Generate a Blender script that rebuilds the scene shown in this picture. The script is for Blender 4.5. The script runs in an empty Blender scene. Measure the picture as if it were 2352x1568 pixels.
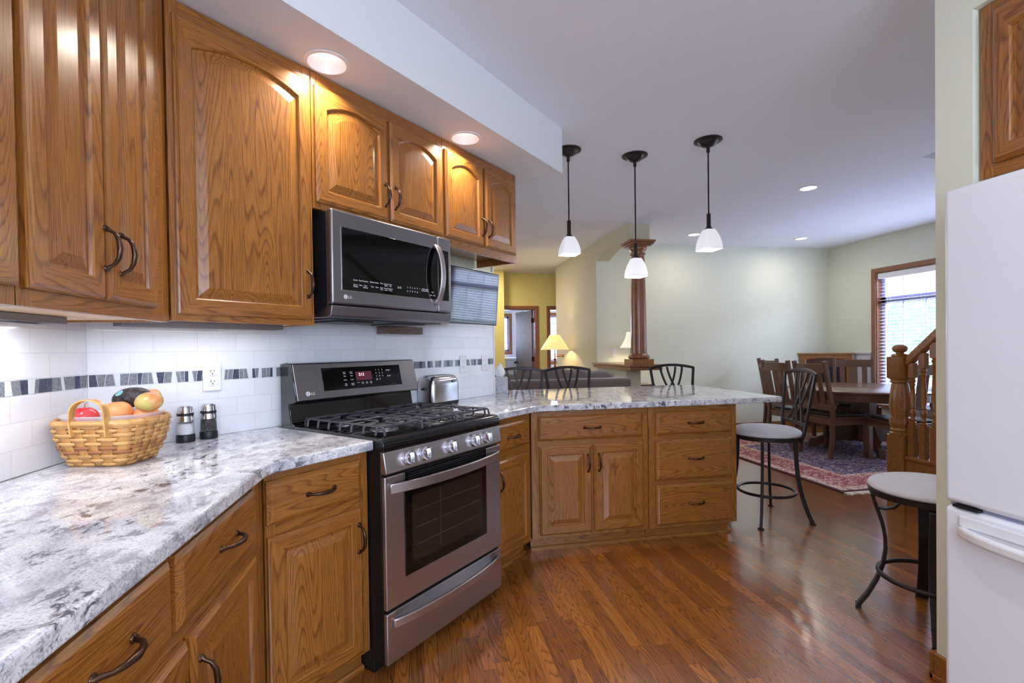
import bpy, bmesh, math, random
from mathutils import Vector, Matrix
RND = random.Random(11)
sc = bpy.context.scene
C = sc.collection
PI = math.pi
S2 = math.sqrt(2.0)

# ------------------------------------------------------------------ camera, sky, daylight, added fills, exposure
cam_d = bpy.data.cameras.new('camera'); cam = bpy.data.objects.new('camera', cam_d); C.objects.link(cam); sc.camera = cam
CAM_H = 1.26
PITCH, ROLL, YAW = math.radians(-0.7219), math.radians(-0.7957), math.radians(-10.930)
def _cam_matrix():
    cp, sp, cr, sr = math.cos(PITCH), math.sin(PITCH), math.cos(ROLL), math.sin(ROLL)
    r = Vector((1, 0, 0)); f = Vector((0, cp, sp)); u = Vector((0, -sp, cp))
    r, u = cr*r + sr*u, -sr*r + cr*u
    e1 = Vector((math.cos(YAW), -math.sin(YAW), 0)); e2 = Vector((math.sin(YAW), math.cos(YAW), 0))
    w = lambda v: Vector((v.dot(e1), v.dot(e2), v.z))
    r, u, f = w(r), w(u), w(f)
    return Matrix(((r.x, u.x, -f.x, 0), (r.y, u.y, -f.y, 0), (r.z, u.z, -f.z, CAM_H), (0, 0, 0, 1)))
cam.matrix_world = _cam_matrix()
cam_d.sensor_width = 36.0; cam_d.lens = 1111.0/2352*36; cam_d.shift_y = 30.5/2352; cam_d.clip_start = 0.02

world = bpy.data.worlds.new('daylight'); sc.world = world; world.use_nodes = True
wb = world.node_tree.nodes['Background']; wb.inputs['Color'].default_value = (0.62, 0.76, 1.0, 1); wb.inputs['Strength'].default_value = 1.5

def area_light(name, loc, rot, sx, sy, power, color=(1, 1, 1), spread=PI):
    d = bpy.data.lights.new(name, 'AREA'); d.shape = 'RECTANGLE'; d.size = sx; d.size_y = sy; d.energy = power; d.color = color; d.spread = spread
    o = bpy.data.objects.new(name, d); C.objects.link(o); o.location = loc; o.rotation_euler = rot
    return o
COOL = (0.62, 0.72, 1.0)
area_light('daylight_dining_window', (7.75, 4.46, 3.55), (0, math.radians(48), 0), 2.2, 3.6, 1350, COOL)
area_light('rear_kitchen_fill', (0.55, -2.15, 1.55), (math.radians(90), 0, 0), 2.6, 1.5, 104, (0.64, 0.76, 1.0))  # added flat fill from behind the camera, no window known there
area_light('daylight_wash_room', (1.75, 11.55, 1.6), (math.radians(-90), 0, 0), 1.0, 1.0, 130, COOL)
area_light('daylight_back_room', (3.0, 11.55, 1.6), (math.radians(-90), 0, 0), 1.0, 1.2, 90, COOL)
area_light('hall_fill', (1.15, 8.3, 2.735), (0, 0, 0), .25, .25, 20, (1.0, .88, .66))  # added bare lamp, out of sight, brightens the hall wall
area_light('living_fill', (-2.75, 6.2, 1.6), (0, math.radians(-90), 0), 1.8, 2.6, 14, (0.8, 0.9, 1.0))  # unseen fill for the living area, no window known on that side
sc.view_settings.view_transform = 'Standard'; sc.view_settings.look = 'None'; sc.view_settings.gamma = 1.0
sc.view_settings.use_curve_mapping = False
sc.view_settings.exposure = 0.45
try:
    sc.cycles.max_bounces = 10; sc.cycles.diffuse_bounces = 6; sc.cycles.glossy_bounces = 5; sc.cycles.sample_clamp_indirect = 6.0
except Exception: pass

# ------------------------------------------------------------------ materials
def lin(c):
    c = c/255.0
    return c/12.92 if c <= 0.04045 else ((c+0.055)/1.055)**2.4
def rgb(r, g, b): return (lin(r), lin(g), lin(b), 1.0)
class NT:
    def __init__(s, name):
        s.m = bpy.data.materials.new(name); s.m.use_nodes = True; s.t = s.m.node_tree
        s.b = s.t.nodes['Principled BSDF']
    def n(s, typ, **kw):
        o = s.t.nodes.new(typ)
        for k, v in kw.items(): setattr(o, k, v)
        return o
    def l(s, a, b): s.t.links.new(a, b)
    def math(s, op, a, b=None, c=None):
        o = s.n('ShaderNodeMath', operation=op)
        for i, x in enumerate((a, b, c)):
            if x is None: continue
            if isinstance(x, (int, float)): o.inputs[i].default_value = x
            else: s.l(x, o.inputs[i])
        return o.outputs[0]
    def vmath(s, op, a, b=None):
        o = s.n('ShaderNodeVectorMath', operation=op)
        for i, x in enumerate((a, b)):
            if x is None: continue
            if isinstance(x, (tuple, list)): o.inputs[i].default_value = x
            else: s.l(x, o.inputs[i])
        return o.outputs[0]
    def noise(s, vec, scale, detail=2, rough=0.5, dist=0.0):
        o = s.n('ShaderNodeTexNoise'); s.l(vec, o.inputs['Vector'])
        o.inputs['Scale'].default_value = scale; o.inputs['Detail'].default_value = detail
        o.inputs['Roughness'].default_value = rough; o.inputs['Distortion'].default_value = dist
        return o.outputs['Fac']
    def ramp(s, fac, stops, interp='LINEAR'):
        o = s.n('ShaderNodeValToRGB'); s.l(fac, o.inputs[0]); e = o.color_ramp.elements; o.color_ramp.interpolation = interp
        while len(e) < len(stops): e.new(0.5)
        for i, (p, c) in enumerate(stops):
            e[i].position = p; e[i].color = c if not isinstance(c, (int, float)) else (c, c, c, 1)
        return o.outputs[0]
    def mix(s, fac, a, b, blend='MIX'):
        o = s.n('ShaderNodeMix', data_type='RGBA', blend_type=blend)
        for i, x in ((0, fac), (6, a), (7, b)):
            if isinstance(x, (int, float)): o.inputs[i].default_value = x
            elif isinstance(x, tuple): o.inputs[i].default_value = x
            else: s.l(x, o.inputs[i])
        return o.outputs[2]
    def bump(s, h, strength=0.2, dist=0.01):
        o = s.n('ShaderNodeBump'); o.inputs['Strength'].default_value = strength; o.inputs['Distance'].default_value = dist
        s.l(h, o.inputs['Height']); s.l(o.outputs[0], s.b.inputs['Normal'])
    def obj(s): return s.n('ShaderNodeTexCoord').outputs['Object']
    def set(s, **kw):
        for k, v in kw.items():
            k = {'rough': 'Roughness', 'metal': 'Metallic', 'color': 'Base Color', 'coat': 'Coat Weight', 'coat_rough': 'Coat Roughness',
                 'trans': 'Transmission Weight', 'ior': 'IOR', 'spec': 'Specular IOR Level', 'sheen': 'Sheen Weight', 'sub': 'Subsurface Weight',
                 'emis': 'Emission Color', 'es': 'Emission Strength', 'alpha': 'Alpha', 'aniso': 'Anisotropic'}[k]
            if isinstance(v, (int, float, tuple)): s.b.inputs[k].default_value = v
            else: s.l(v, s.b.inputs[k])
        return s
def plain(name, col, rough=0.5, metal=0.0, mottle=0.0, bumps=None, **kw):
    t = NT(name); t.set(rough=rough, metal=metal, **kw)
    if mottle:
        f = t.noise(t.obj(), 9.0, 4)
        t.set(color=t.mix(f, tuple(c*(1-mottle) for c in col[:3])+(1,), tuple(min(1, c*(1+mottle)) for c in col[:3])+(1,)))
    else: t.set(color=col)
    if bumps: t.bump(t.noise(t.obj(), bumps[0], 3), bumps[1], 0.004)
    return t.m
def glow(name, col, strength, base=None):
    t = NT(name); t.set(color=base or col, emis=col, es=strength, rough=0.35); return t.m
def wood(name, light, mid, dark, axis='z', rough=0.3, ring=46.0, coat=0.45, across=8.0):
    t = NT(name); o = t.obj()
    rnd = t.n('ShaderNodeObjectInfo').outputs['Random']
    off = t.n('ShaderNodeCombineXYZ')
    t.l(t.math('MULTIPLY', rnd, 13.7), off.inputs[0]); t.l(t.math('MULTIPLY', rnd, 7.3), off.inputs[1]); t.l(t.math('MULTIPLY', rnd, 29.1), off.inputs[2])
    p = t.vmath('ADD', o, off.outputs[0])
    k = 0.075
    scl = {'z': (1, 1, k), 'x': (k, 1, 1), 'y': (1, k, 1)}[axis]
    q = t.vmath('MULTIPLY', p, scl)
    n1 = t.noise(q, across, 1.0, 0.4, 0.1)
    rings = t.math('FRACT', t.math('MULTIPLY', n1, ring))
    k2 = {'z': (1, 1, .03), 'x': (.03, 1, 1), 'y': (1, .03, 1)}[axis]
    fine = t.noise(t.vmath('MULTIPLY', p, k2), 430.0, 2, 0.6)
    pore = t.ramp(fine, [(.40, 1.0), (.55, 0.0)])
    cloud = t.noise(q, 3.0, 2)
    line = t.ramp(rings, [(0.0, 1.0), (.07, 1.0), (.26, .28), (.55, .05), (.88, .0), (1.0, .9)])
    line = t.math('MULTIPLY', line, t.math('ADD', .62, t.math('MULTIPLY', pore, .38)))
    base = t.mix(cloud, light, mid)
    c2 = t.mix(t.math('MULTIPLY', pore, .38), base, dark)
    c3 = t.mix(t.math('MULTIPLY', line, .82), c2, dark)
    t.set(color=c3, rough=rough, coat=coat, coat_rough=0.22)
    t.bump(fine, 0.05, 0.002)
    return t.m
OAK = dict(light=rgb(172, 114, 50), mid=rgb(154, 96, 36), dark=rgb(92, 48, 12))
M = {}
M['oak_v'] = wood('oak_vertical', axis='z', **OAK)
M['oak_h'] = wood('oak_horizontal', axis='x', **OAK)
M['oak_d'] = wood('oak_deep', axis='y', **OAK)
DK = dict(light=rgb(118, 78, 54), mid=rgb(98, 62, 42), dark=rgb(62, 36, 24))
M['dark_v'] = wood('dark_oak_vertical', axis='z', **DK)
M['dark_h'] = wood('dark_oak_horizontal', axis='x', coat=.6, **DK)
CO = dict(light=rgb(158, 98, 58), mid=rgb(140, 82, 46), dark=rgb(96, 52, 28))
M['red_v'] = wood('red_oak_vertical', axis='z', ring=34.0, **CO)
M['red_h'] = wood('red_oak_horizontal', axis='x', **CO)
M['red_d'] = wood('red_oak_deep', axis='y', **CO)
M['pale'] = wood('pale_maple', rgb(236, 205, 160), rgb(226, 190, 140), rgb(205, 165, 112), 'x', 0.5, 8)
M['paint'] = plain('wall_paint_cream', rgb(226, 228, 208), 0.85, bumps=(160, 0.08))
M['paint_y'] = plain('wall_paint_warm_lit', rgb(222, 206, 132), 0.85, bumps=(160, 0.08))  # warm hall light is put into this wall colour
M['paint_w'] = plain('wall_paint_white', rgb(226, 230, 240), 0.8)
M['soffit'] = plain('soffit_paint', rgb(228, 230, 234), 0.85, bumps=(140, 0.12))
M['ceil'] = plain('ceiling_paint', rgb(236, 238, 246), 0.9, bumps=(120, 0.15))
M['shaft'] = plain('stairwell_paint', rgb(168, 168, 140), 0.9)
M['white'] = plain('white_plastic', rgb(236, 236, 240), 0.4)
M['white_m'] = plain('white_metal_trim', rgb(240, 240, 244), 0.35)
M['fridge'] = plain('white_enamel', rgb(240, 244, 253), 0.28, bumps=(420, 0.03), coat=0.3)
M['gasket'] = plain('grey_gasket', rgb(160, 166, 192), 0.5)
M['black'] = plain('black_enamel', rgb(14, 14, 17), 0.12, coat=0.5)
M['bside'] = plain('black_range_side', rgb(12, 12, 14), 0.5)
M['blackm'] = plain('black_cast_iron', rgb(66, 66, 74), 0.5, bumps=(300, .1))
M['bglass'] = plain('black_glass', rgb(7, 7, 9), 0.05)
M['oglass'] = plain('oven_window_glass', rgb(40, 29, 22), 0.06)
M['rubber'] = plain('black_plastic', rgb(24, 24, 30), 0.45)
M['iron'] = plain('bronze_iron', rgb(52, 44, 46), 0.38, metal=0.55)
M['pull'] = plain('dark_bronze', rgb(84, 62, 50), 0.28, metal=0.9)
M['brass'] = plain('antique_brass', rgb(150, 100, 60), 0.3, metal=0.9)
def steel(name, col, rough, axis):
    t = NT(name); k = {'x': (.02, 1, 1), 'z': (1, 1, .02)}[axis]
    f = t.noise(t.vmath('MULTIPLY', t.obj(), k), 260.0, 2)
    t.set(color=t.mix(f, tuple(c*.95 for c in col[:3])+(1,), col), metal=1.0)
    t.set(rough=t.math('ADD', t.math('MULTIPLY', f, .06), rough-.03)); return t.m
M['steel'] = steel('brushed_stainless', rgb(192, 186, 190), 0.34, 'x')
M['steel_b'] = steel('bright_stainless', rgb(205, 203, 208), 0.18, 'x')
M['dsteel'] = steel('dark_stainless', rgb(146, 143, 150), 0.36, 'x')
M['chrome'] = plain('chrome', rgb(215, 215, 222), 0.1, metal=1.0)
M['ink'] = plain('light_print', rgb(205, 208, 215), 0.5, es=0.15, emis=rgb(205, 208, 215))
M['led'] = glow('clock_digits', rgb(255, 225, 240), 1.2)
M['ledbox'] = glow('clock_window', rgb(120, 40, 70), 0.28, rgb(40, 10, 22))
M['mwled'] = glow('microwave_clock_digits', rgb(170, 190, 190), 0.5)
M['lens'] = glow('lit_lens', rgb(255, 250, 244), 2.2)
M['strip'] = glow('led_strip', rgb(245, 248, 255), 1.2)
M['screen'] = plain('television_screen', rgb(12, 13, 34), 0.06, spec=1.0, coat=.8)
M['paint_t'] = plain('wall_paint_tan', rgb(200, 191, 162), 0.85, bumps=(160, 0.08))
M['shade'] = glow('lit_frosted_glass', rgb(250, 249, 255), 0.36, rgb(205, 205, 212))
M['lampy'] = glow('lit_yellow_lampshade', rgb(255, 224, 148), 0.6, rgb(240, 210, 140))
M['lampw'] = glow('lit_cream_lampshade', rgb(245, 240, 215), 0.55, rgb(225, 222, 200))
M['seat'] = plain('grey_seat_fabric', rgb(222, 224, 234), 0.9, mottle=0.10, bumps=(700, .25), sheen=0.3)
M['sofa'] = plain('brown_suede', rgb(112, 98, 94), 0.95, mottle=0.14, bumps=(60, .15), sheen=0.5)
M['leather'] = plain('dark_leather', rgb(46, 42, 44), 0.28)
M['tissue'] = plain('tissue_paper', rgb(236, 236, 238), 0.9)
M['fringe'] = plain('cream_fringe', rgb(225, 215, 195), 0.9)
M['towel'] = plain('blue_towel', rgb(120, 135, 190), 0.95)
M['bathw'] = plain('bath_white', rgb(205, 216, 240), 0.5)
M['doorg'] = wood('stained_door', rgb(118, 104, 108), rgb(104, 92, 98), rgb(84, 72, 78), 'z', 0.35, 10)
M['slat'] = plain('white_blind', rgb(244, 245, 250), 0.5)
M['sash'] = plain('window_sash', rgb(150, 150, 185), 0.5)
M['whitewash'] = plain('pale_grey_wood', rgb(205, 202, 210), 0.6, mottle=0.08)  # mottled pale grey for the low wall panel
M['stove'] = plain('stove_black', rgb(34, 33, 36), 0.4)
M['redw'] = plain('box_motif', rgb(190, 190, 195), 0.4, metal=0.6)
def clear(name, col, rough=0.02, alpha=0.25, trans=1.0):
    t = NT(name); t.set(color=col, rough=rough, trans=trans, ior=1.3)
    tr = t.n('ShaderNodeBsdfTransparent'); mx = t.n('ShaderNodeMixShader'); mx.inputs[0].default_value = alpha
    t.l(tr.outputs[0], mx.inputs[1]); t.l(t.b.outputs[0], mx.inputs[2]); t.l(mx.outputs[0], t.t.nodes['Material Output'].inputs[0]); return t.m
M['pane'] = clear('window_pane', (1, 1, 1, 1), 0.02, 0.12)
M['acrylic'] = clear('clear_acrylic', (1, 1, 1, 1), 0.05, 0.3)
M['liner'] = clear('clear_plastic_liner', (0.92, 0.92, 0.96, 1), 0.25, 0.38, 0.0)
M['salt'] = plain('salt', rgb(225, 226, 232), 0.9, mottle=.05)
def pepper():
    t = NT('peppercorns'); v = t.n('ShaderNodeTexVoronoi'); v.inputs['Scale'].default_value = 240; t.l(t.obj(), v.inputs['Vector'])
    t.set(color=t.ramp(v.outputs['Distance'], [(0.0, rgb(120, 115, 118)), (0.5, rgb(30, 26, 28))]), rough=.6); return t.m
M['pepper'] = pepper()

def tile_mat():
    t = NT('white_subway_tile'); x = t.n('ShaderNodeSeparateXYZ'); t.l(t.obj(), x.inputs[0])
    c = t.n('ShaderNodeCombineXYZ'); t.l(x.outputs[0], c.inputs[0]); t.l(x.outputs[2], c.inputs[1])
    b = t.n('ShaderNodeTexBrick'); t.l(c.outputs[0], b.inputs['Vector']); b.offset = 0.5; b.squash = 1.0
    for k, v in (('Scale', 1.0), ('Mortar Size', 0.0016), ('Mortar Smooth', 0.25), ('Brick Width', 0.1525), ('Row Height', 0.0765), ('Bias', 0.0)): b.inputs[k].default_value = v
    b.inputs['Color1'].default_value = rgb(232, 234, 241); b.inputs['Color2'].default_value = rgb(237, 239, 245); b.inputs['Mortar'].default_value = rgb(222, 224, 231)
    t.set(color=b.outputs['Color'], rough=0.12, coat=0.3)
    h = t.math('SUBTRACT', 1.0, b.outputs['Fac']); h2 = t.math('ADD', h, t.math('MULTIPLY', t.noise(t.obj(), 14.0, 1), 0.25))
    t.bump(h2, 0.35, 0.0015); return t.m
M['tile'] = tile_mat()
def mosaic(name, col):
    t = NT(name); f = t.noise(t.obj(), 190.0, 2, .6, 1.2)
    t.set(color=t.mix(t.ramp(f, [(.40, 0.0), (.62, 1.0)]), col, tuple(min(1, c*1.6+.03) for c in col[:3])+(1,)), rough=.12); return t.m
M['mo1'] = mosaic('mosaic_navy_glass', rgb(58, 62, 82)); M['mo2'] = mosaic('mosaic_grey_glass', rgb(112, 115, 122)); M['mo3'] = plain('mosaic_white_piece', rgb(222, 228, 234), .15)
M['grout'] = plain('light_grout', rgb(236, 238, 244), .7)
def granite():
    t = NT('grey_white_granite'); o = t.obj()
    st = t.vmath('MULTIPLY', o, (1.0, 0.62, 1.0))
    wv = t.noise(st, 11.0, 6, .70, 0.7)
    big = t.noise(o, 2.1, 3, .5, .5)
    sp = t.noise(st, 30.0, 6, .74, 0.5)
    fn = t.noise(o, 210.0, 2, .6)
    base = t.mix(t.ramp(wv, [(.36, 0.0), (.60, 1.0)]), rgb(188, 189, 201), rgb(243, 244, 250))
    base = t.mix(t.math('MULTIPLY', t.ramp(sp, [(.50, 0.0), (.57, 1.0)]), .42), base, rgb(122, 120, 140))
    dk = t.math('MULTIPLY', t.ramp(sp, [(.555, 0.0), (.59, 1.0)]), t.ramp(big, [(.44, 0.10), (.56, 1.0)]))
    base = t.mix(t.math('MULTIPLY', dk, .9), base, rgb(48, 38, 56))
    base = t.mix(t.math('MULTIPLY', t.ramp(fn, [(.40, 1.0), (.48, 0.0)]), .5), base, rgb(118, 116, 132))
    t.set(color=base, rough=0.07, coat=0.1, coat_rough=.03); return t.m
M['granite'] = granite()
def floor_mat():
    t = NT('red_oak_strip_floor'); o = t.obj(); s = t.n('ShaderNodeSeparateXYZ'); t.l(o, s.inputs[0])
    W, L = 0.057, 0.95
    ix = t.math('FLOOR', t.math('DIVIDE', s.outputs[0], W))
    wn = t.n('ShaderNodeTexWhiteNoise', noise_dimensions='1D'); t.l(ix, wn.inputs['W'])
    yy = t.math('ADD', t.math('DIVIDE', s.outputs[1], L), t.math('MULTIPLY', wn.outputs['Value'], 7.3))
    iy = t.math('FLOOR', yy)
    c = t.n('ShaderNodeCombineXYZ'); t.l(ix, c.inputs[0]); t.l(iy, c.inputs[1])
    w2 = t.n('ShaderNodeTexWhiteNoise', noise_dimensions='2D'); t.l(c.outputs[0], w2.inputs['Vector'])
    r = w2.outputs['Value']
    off = t.n('ShaderNodeCombineXYZ'); t.l(t.math('MULTIPLY', r, 31.0), off.inputs[0]); t.l(t.math('MULTIPLY', r, 17.0), off.inputs[1]); t.l(t.math('MULTIPLY', r, 5.0), off.inputs[2])
    p = t.vmath('ADD', t.vmath('MULTIPLY', o, (1, .10, 1)), off.outputs[0])
    n1 = t.noise(p, 13.0, 1.0, .45, .12)
    rings = t.math('FRACT', t.math('MULTIPLY', n1, 21.0))
    fine = t.noise(t.vmath('MULTIPLY', o, (1, .025, 1)), 380.0, 2)
    lt, md, dk = rgb(178, 120, 56), rgb(158, 100, 42), rgb(92, 50, 16)
    pore = t.ramp(fine, [(.40, 1.0), (.55, 0.0)])
    line = t.ramp(rings, [(0.0, 1.0), (.08, 1.0), (.24, .25), (.5, .05), (.88, .0), (1.0, .9)])
    line = t.math('MULTIPLY', line, t.math('ADD', .65, t.math('MULTIPLY', pore, .35)))
    base = t.mix(t.math('MULTIPLY', pore, .28), t.mix(r, lt, md), dk)
    base = t.mix(t.math('MULTIPLY', line, .78), base, dk)
    hue = t.mix(r, rgb(255, 232, 205), rgb(206, 188, 176))
    base = t.mix(0.85, base, hue, 'MULTIPLY')
    fx = t.math('FRACT', t.math('DIVIDE', s.outputs[0], W)); fy = t.math('FRACT', yy)
    ex = t.math('LESS_THAN', fx, 0.028); ey = t.math('LESS_THAN', fy, 0.0022)
    seam = t.math('MAXIMUM', ex, ey)
    t.set(color=t.mix(t.math('MULTIPLY', seam, .7), base, rgb(48, 26, 14)), rough=0.22, coat=1.0, coat_rough=.20); t.b.inputs['Coat IOR'].default_value = 1.62
    t.bump(t.math('ADD', t.math('MULTIPLY', fine, .35), t.math('SUBTRACT', 1.0, seam)), .08, .002); return t.m
M['floor'] = floor_mat()
def rug_mat(hx, hy):
    t = NT('persian_rug'); o = t.obj(); s = t.n('ShaderNodeSeparateXYZ'); t.l(o, s.inputs[0])
    d = t.math('MINIMUM', t.math('SUBTRACT', hx, t.math('ABSOLUTE', s.outputs[0])), t.math('SUBTRACT', hy, t.math('ABSOLUTE', s.outputs[1])))
    v = t.n('ShaderNodeTexVoronoi'); v.inputs['Scale'].default_value = 17.0; t.l(o, v.inputs['Vector'])
    n = t.noise(o, 26.0, 3, .6, 1.5)
    pat = t.math('GREATER_THAN', n, .53); pat2 = t.math('LESS_THAN', v.outputs['Distance'], .30)
    navy, red, cream = rgb(68, 62, 104), rgb(146, 64, 72), rgb(210, 182, 166)
    field = t.mix(t.math('MULTIPLY', pat, .75), t.mix(t.math('MULTIPLY', pat2, .8), navy, red), rgb(190, 172, 182))
    bord = t.mix(t.math('MULTIPLY', pat, .8), t.mix(t.math('MULTIPLY', pat2, .6), red, rgb(96, 44, 58)), cream)
    line = t.mix(pat, cream, rgb(150, 88, 84))
    c = t.mix(t.math('GREATER_THAN', d, .47), t.mix(t.math('GREATER_THAN', d, .40), t.mix(t.math('GREATER_THAN', d, .13), t.mix(t.math('GREATER_THAN', d, .04), rgb(80, 34, 44), line), bord), line), field)
    t.set(color=c, rough=.95); t.bump(t.noise(o, 400.0, 1), .3, .002); return t.m
def fruit(name, a, b, scale=6.0, rough=.35, bumps=(60, .05)):
    t = NT(name); f = t.noise(t.obj(), scale, 2); t.set(color=t.ramp(f, [(.38, a), (.62, b)]), rough=rough)
    t.bump(t.noise(t.obj(), bumps[0], 2), bumps[1], .004); return t.m
M['avocado'] = fruit('avocado_skin', rgb(30, 24, 28), rgb(74, 66, 66), 60, .45, (120, .7))
M['orange'] = fruit('orange_peel', rgb(240, 150, 82), rgb(246, 172, 112), 6, .4, (300, .3))
M['redapple'] = fruit('red_apple_skin', rgb(200, 30, 44), rgb(224, 80, 86), 20, .2)
M['mango'] = fruit('mango_skin', rgb(224, 128, 84), rgb(206, 190, 112), 14, .3)
M['label'] = plain('teal_sticker', rgb(130, 195, 195), .5)
M['splint'] = wood('basket_splint', rgb(226, 178, 110), rgb(212, 160, 92), rgb(178, 122, 62), 'x', .5, 8)
M['splint_b'] = wood('basket_brown_splint', rgb(186, 122, 72), rgb(172, 108, 60), rgb(140, 84, 44), 'x', .5, 8)
M['splint_v'] = wood('basket_stake', rgb(214, 160, 86), rgb(200, 142, 70), rgb(160, 104, 48), 'z', .5, 8)
def swirl():
    t = NT('swirl_paper'); f = t.noise(t.obj(), 16.0, 2, .5, 2.0); w = t.math('FRACT', t.math('MULTIPLY', f, 9.0))
    t.set(color=t.ramp(w, [(0, rgb(132, 130, 140)), (.35, rgb(188, 186, 194)), (1, rgb(204, 202, 208))]), rough=.6); return t.m
M['swirl'] = swirl()
def foliage():
    t = NT('garden_leaves'); f = t.noise(t.obj(), 9.0, 4, .7); t.set(color=t.ramp(f, [(.35, rgb(160, 182, 150)), (.65, rgb(222, 230, 208))]), rough=.8); return t.m
M['leaf'] = foliage()

# ------------------------------------------------------------------ mesh builder
class MB:
    def __init__(s): s.v = []; s.f = []; s.mi = []
    def add(s, vs, fs, mi=0):
        o = len(s.v); s.v += [tuple(v) for v in vs]
        for f in fs: s.f.append(tuple(i+o for i in f)); s.mi.append(mi)
        return s
    def box(s, x0, x1, y0, y1, z0, z1, mi=0):
        vs = [(x, y, z) for z in (z0, z1) for y in (y0, y1) for x in (x0, x1)]
        return s.add(vs, [(0, 2, 3, 1), (4, 5, 7, 6), (0, 1, 5, 4), (2, 6, 7, 3), (0, 4, 6, 2), (1, 3, 7, 5)], mi)
    def prism(s, poly, ax, a0, a1, mi=0):
        n = len(poly); P = {'z': lambda p, a: (p[0], p[1], a), 'y': lambda p, a: (p[0], a, p[1]), 'x': lambda p, a: (a, p[0], p[1])}[ax]
        vs = [P(p, a0) for p in poly] + [P(p, a1) for p in poly]
        return s.add(vs, [tuple(range(n))[::-1], tuple(range(n, 2*n))] + [(i, (i+1) % n, n+(i+1) % n, n+i) for i in range(n)], mi)
    def loft(s, rings, mi=0, cap0=True, cap1=True, mis=None):
        n = len(rings[0]); vs = [p for r in rings for p in r]; o = len(s.v); s.v += [tuple(v) for v in vs]
        for k in range(len(rings)-1):
            for i in range(n):
                s.f.append((o+k*n+i, o+k*n+(i+1) % n, o+(k+1)*n+(i+1) % n, o+(k+1)*n+i)); s.mi.append(mis[k] if mis else mi)
        if cap0: s.f.append(tuple(o+i for i in range(n))[::-1]); s.mi.append(mi)
        if cap1: s.f.append(tuple(o+(len(rings)-1)*n+i for i in range(n))); s.mi.append(mi)
        return s
    def lathe(s, prof, c=(0, 0, 0), n=24, mi=0, axis='z', caps=True):
        R = []
        for r, z in prof:
            ring = []
            for i in range(n):
                a = 2*PI*i/n; x, y = r*math.cos(a), r*math.sin(a)
                ring.append({'z': (c[0]+x, c[1]+y, c[2]+z), 'y': (c[0]+x, c[1]+z, c[2]+y), 'x': (c[0]+z, c[1]+x, c[2]+y)}[axis])
            R.append(ring)
        return s.loft(R, mi, caps, caps)
    def tube(s, path, r, n=8, mi=0):
        P = [Vector(p) for p in path]; rs = r if isinstance(r, (list, tuple)) else [r]*len(P)
        R = []; up = None
        for i, p in enumerate(P):
            d = (P[min(i+1, len(P)-1)] - P[max(i-1, 0)]).normalized()
            if up is None: up = Vector((0, 0, 1)) if abs(d.z) < .9 else Vector((1, 0, 0))
            a = d.cross(up).normalized(); b = a.cross(d).normalized(); up = b
            R.append([tuple(p + a*(rs[i]*math.cos(2*PI*k/n)) + b*(rs[i]*math.sin(2*PI*k/n))) for k in range(n)])
        return s.loft(R, mi)
    def bar(s, path, side, w, h, mi=0):
        # flat bar: w along the fixed side vector, h along the other normal (w may be a list)
        P = [Vector(p) for p in path]; sd = Vector(side).normalized(); R = []
        for i, p in enumerate(P):
            d = (P[min(i+1, len(P)-1)] - P[max(i-1, 0)]).normalized(); b = d.cross(sd).normalized()
            ww = (w[i] if isinstance(w, list) else w)/2; hh = (h[i] if isinstance(h, list) else h)/2
            R.append([tuple(p+sd*ww+b*hh), tuple(p-sd*ww+b*hh), tuple(p-sd*ww-b*hh), tuple(p+sd*ww-b*hh)])
        return s.loft(R, mi)
    def sheet(s, rows, mi=0):
        n = len(rows[0]); o = len(s.v); s.v += [tuple(p) for r in rows for p in r]
        for i in range(len(rows)-1):
            for j in range(n-1): s.f.append((o+i*n+j, o+i*n+j+1, o+(i+1)*n+j+1, o+(i+1)*n+j)); s.mi.append(mi)
        return s
    def build(s, name, mats, parent=None, loc=(0, 0, 0), rz=0.0, smooth=38, bevel=0.0, sub=0, solid=0.0, seg=2):
        me = bpy.data.meshes.new(name); me.from_pydata(s.v, [], s.f); me.update()
        for mt in (mats if isinstance(mats, (list, tuple)) else [mats]): me.materials.append(M[mt] if isinstance(mt, str) else mt)
        for p, i in zip(me.polygons, s.mi): p.material_index = i
        bm = bmesh.new(); bm.from_mesh(me); bmesh.ops.recalc_face_normals(bm, faces=bm.faces); bm.to_mesh(me); bm.free()
        if smooth:
            for p in me.polygons: p.use_smooth = True
            me.set_sharp_from_angle(angle=math.radians(smooth))
        o = bpy.data.objects.new(name, me); C.objects.link(o); o.location = loc; o.rotation_euler = (0, 0, rz)
        if parent: o.parent = parent
        if solid: q = o.modifiers.new('solid', 'SOLIDIFY'); q.thickness = solid; q.offset = 0
        if bevel: q = o.modifiers.new('bevel', 'BEVEL'); q.width = bevel; q.segments = seg; q.limit_method = 'ANGLE'; q.angle_limit = math.radians(40); q.harden_normals = False
        if sub: q = o.modifiers.new('sub', 'SUBSURF'); q.levels = sub; q.render_levels = sub
        return o
def tag(o, label, cat, group=None, kind=None):
    o['label'] = label; o['category'] = cat
    if group: o['group'] = group
    if kind: o['kind'] = kind
    return o
def thing(name, label, cat, loc=(0, 0, 0), rz=0.0, group=None, kind=None):
    o = bpy.data.objects.new(name, None); C.objects.link(o); o.location = loc; o.rotation_euler = (0, 0, rz); o.empty_display_size = .1
    return tag(o, label, cat, group, kind)
def struct(name, mb, mats, **kw):
    o = mb.build(name, mats, **kw)
    if not kw.get('parent'): o['kind'] = 'structure'
    return o
def dup(root, loc, rz, label=None, group=None):
    def cp(o, par):
        c = o.copy(); C.objects.link(c)
        if par: c.parent = par
        for ch in list(o.children): cp(ch, c)
        return c
    r = cp(root, None); r.location = loc; r.rotation_euler = (0, 0, rz)
    if label: r['label'] = label
    if group: r['group'] = group
    return r
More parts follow.
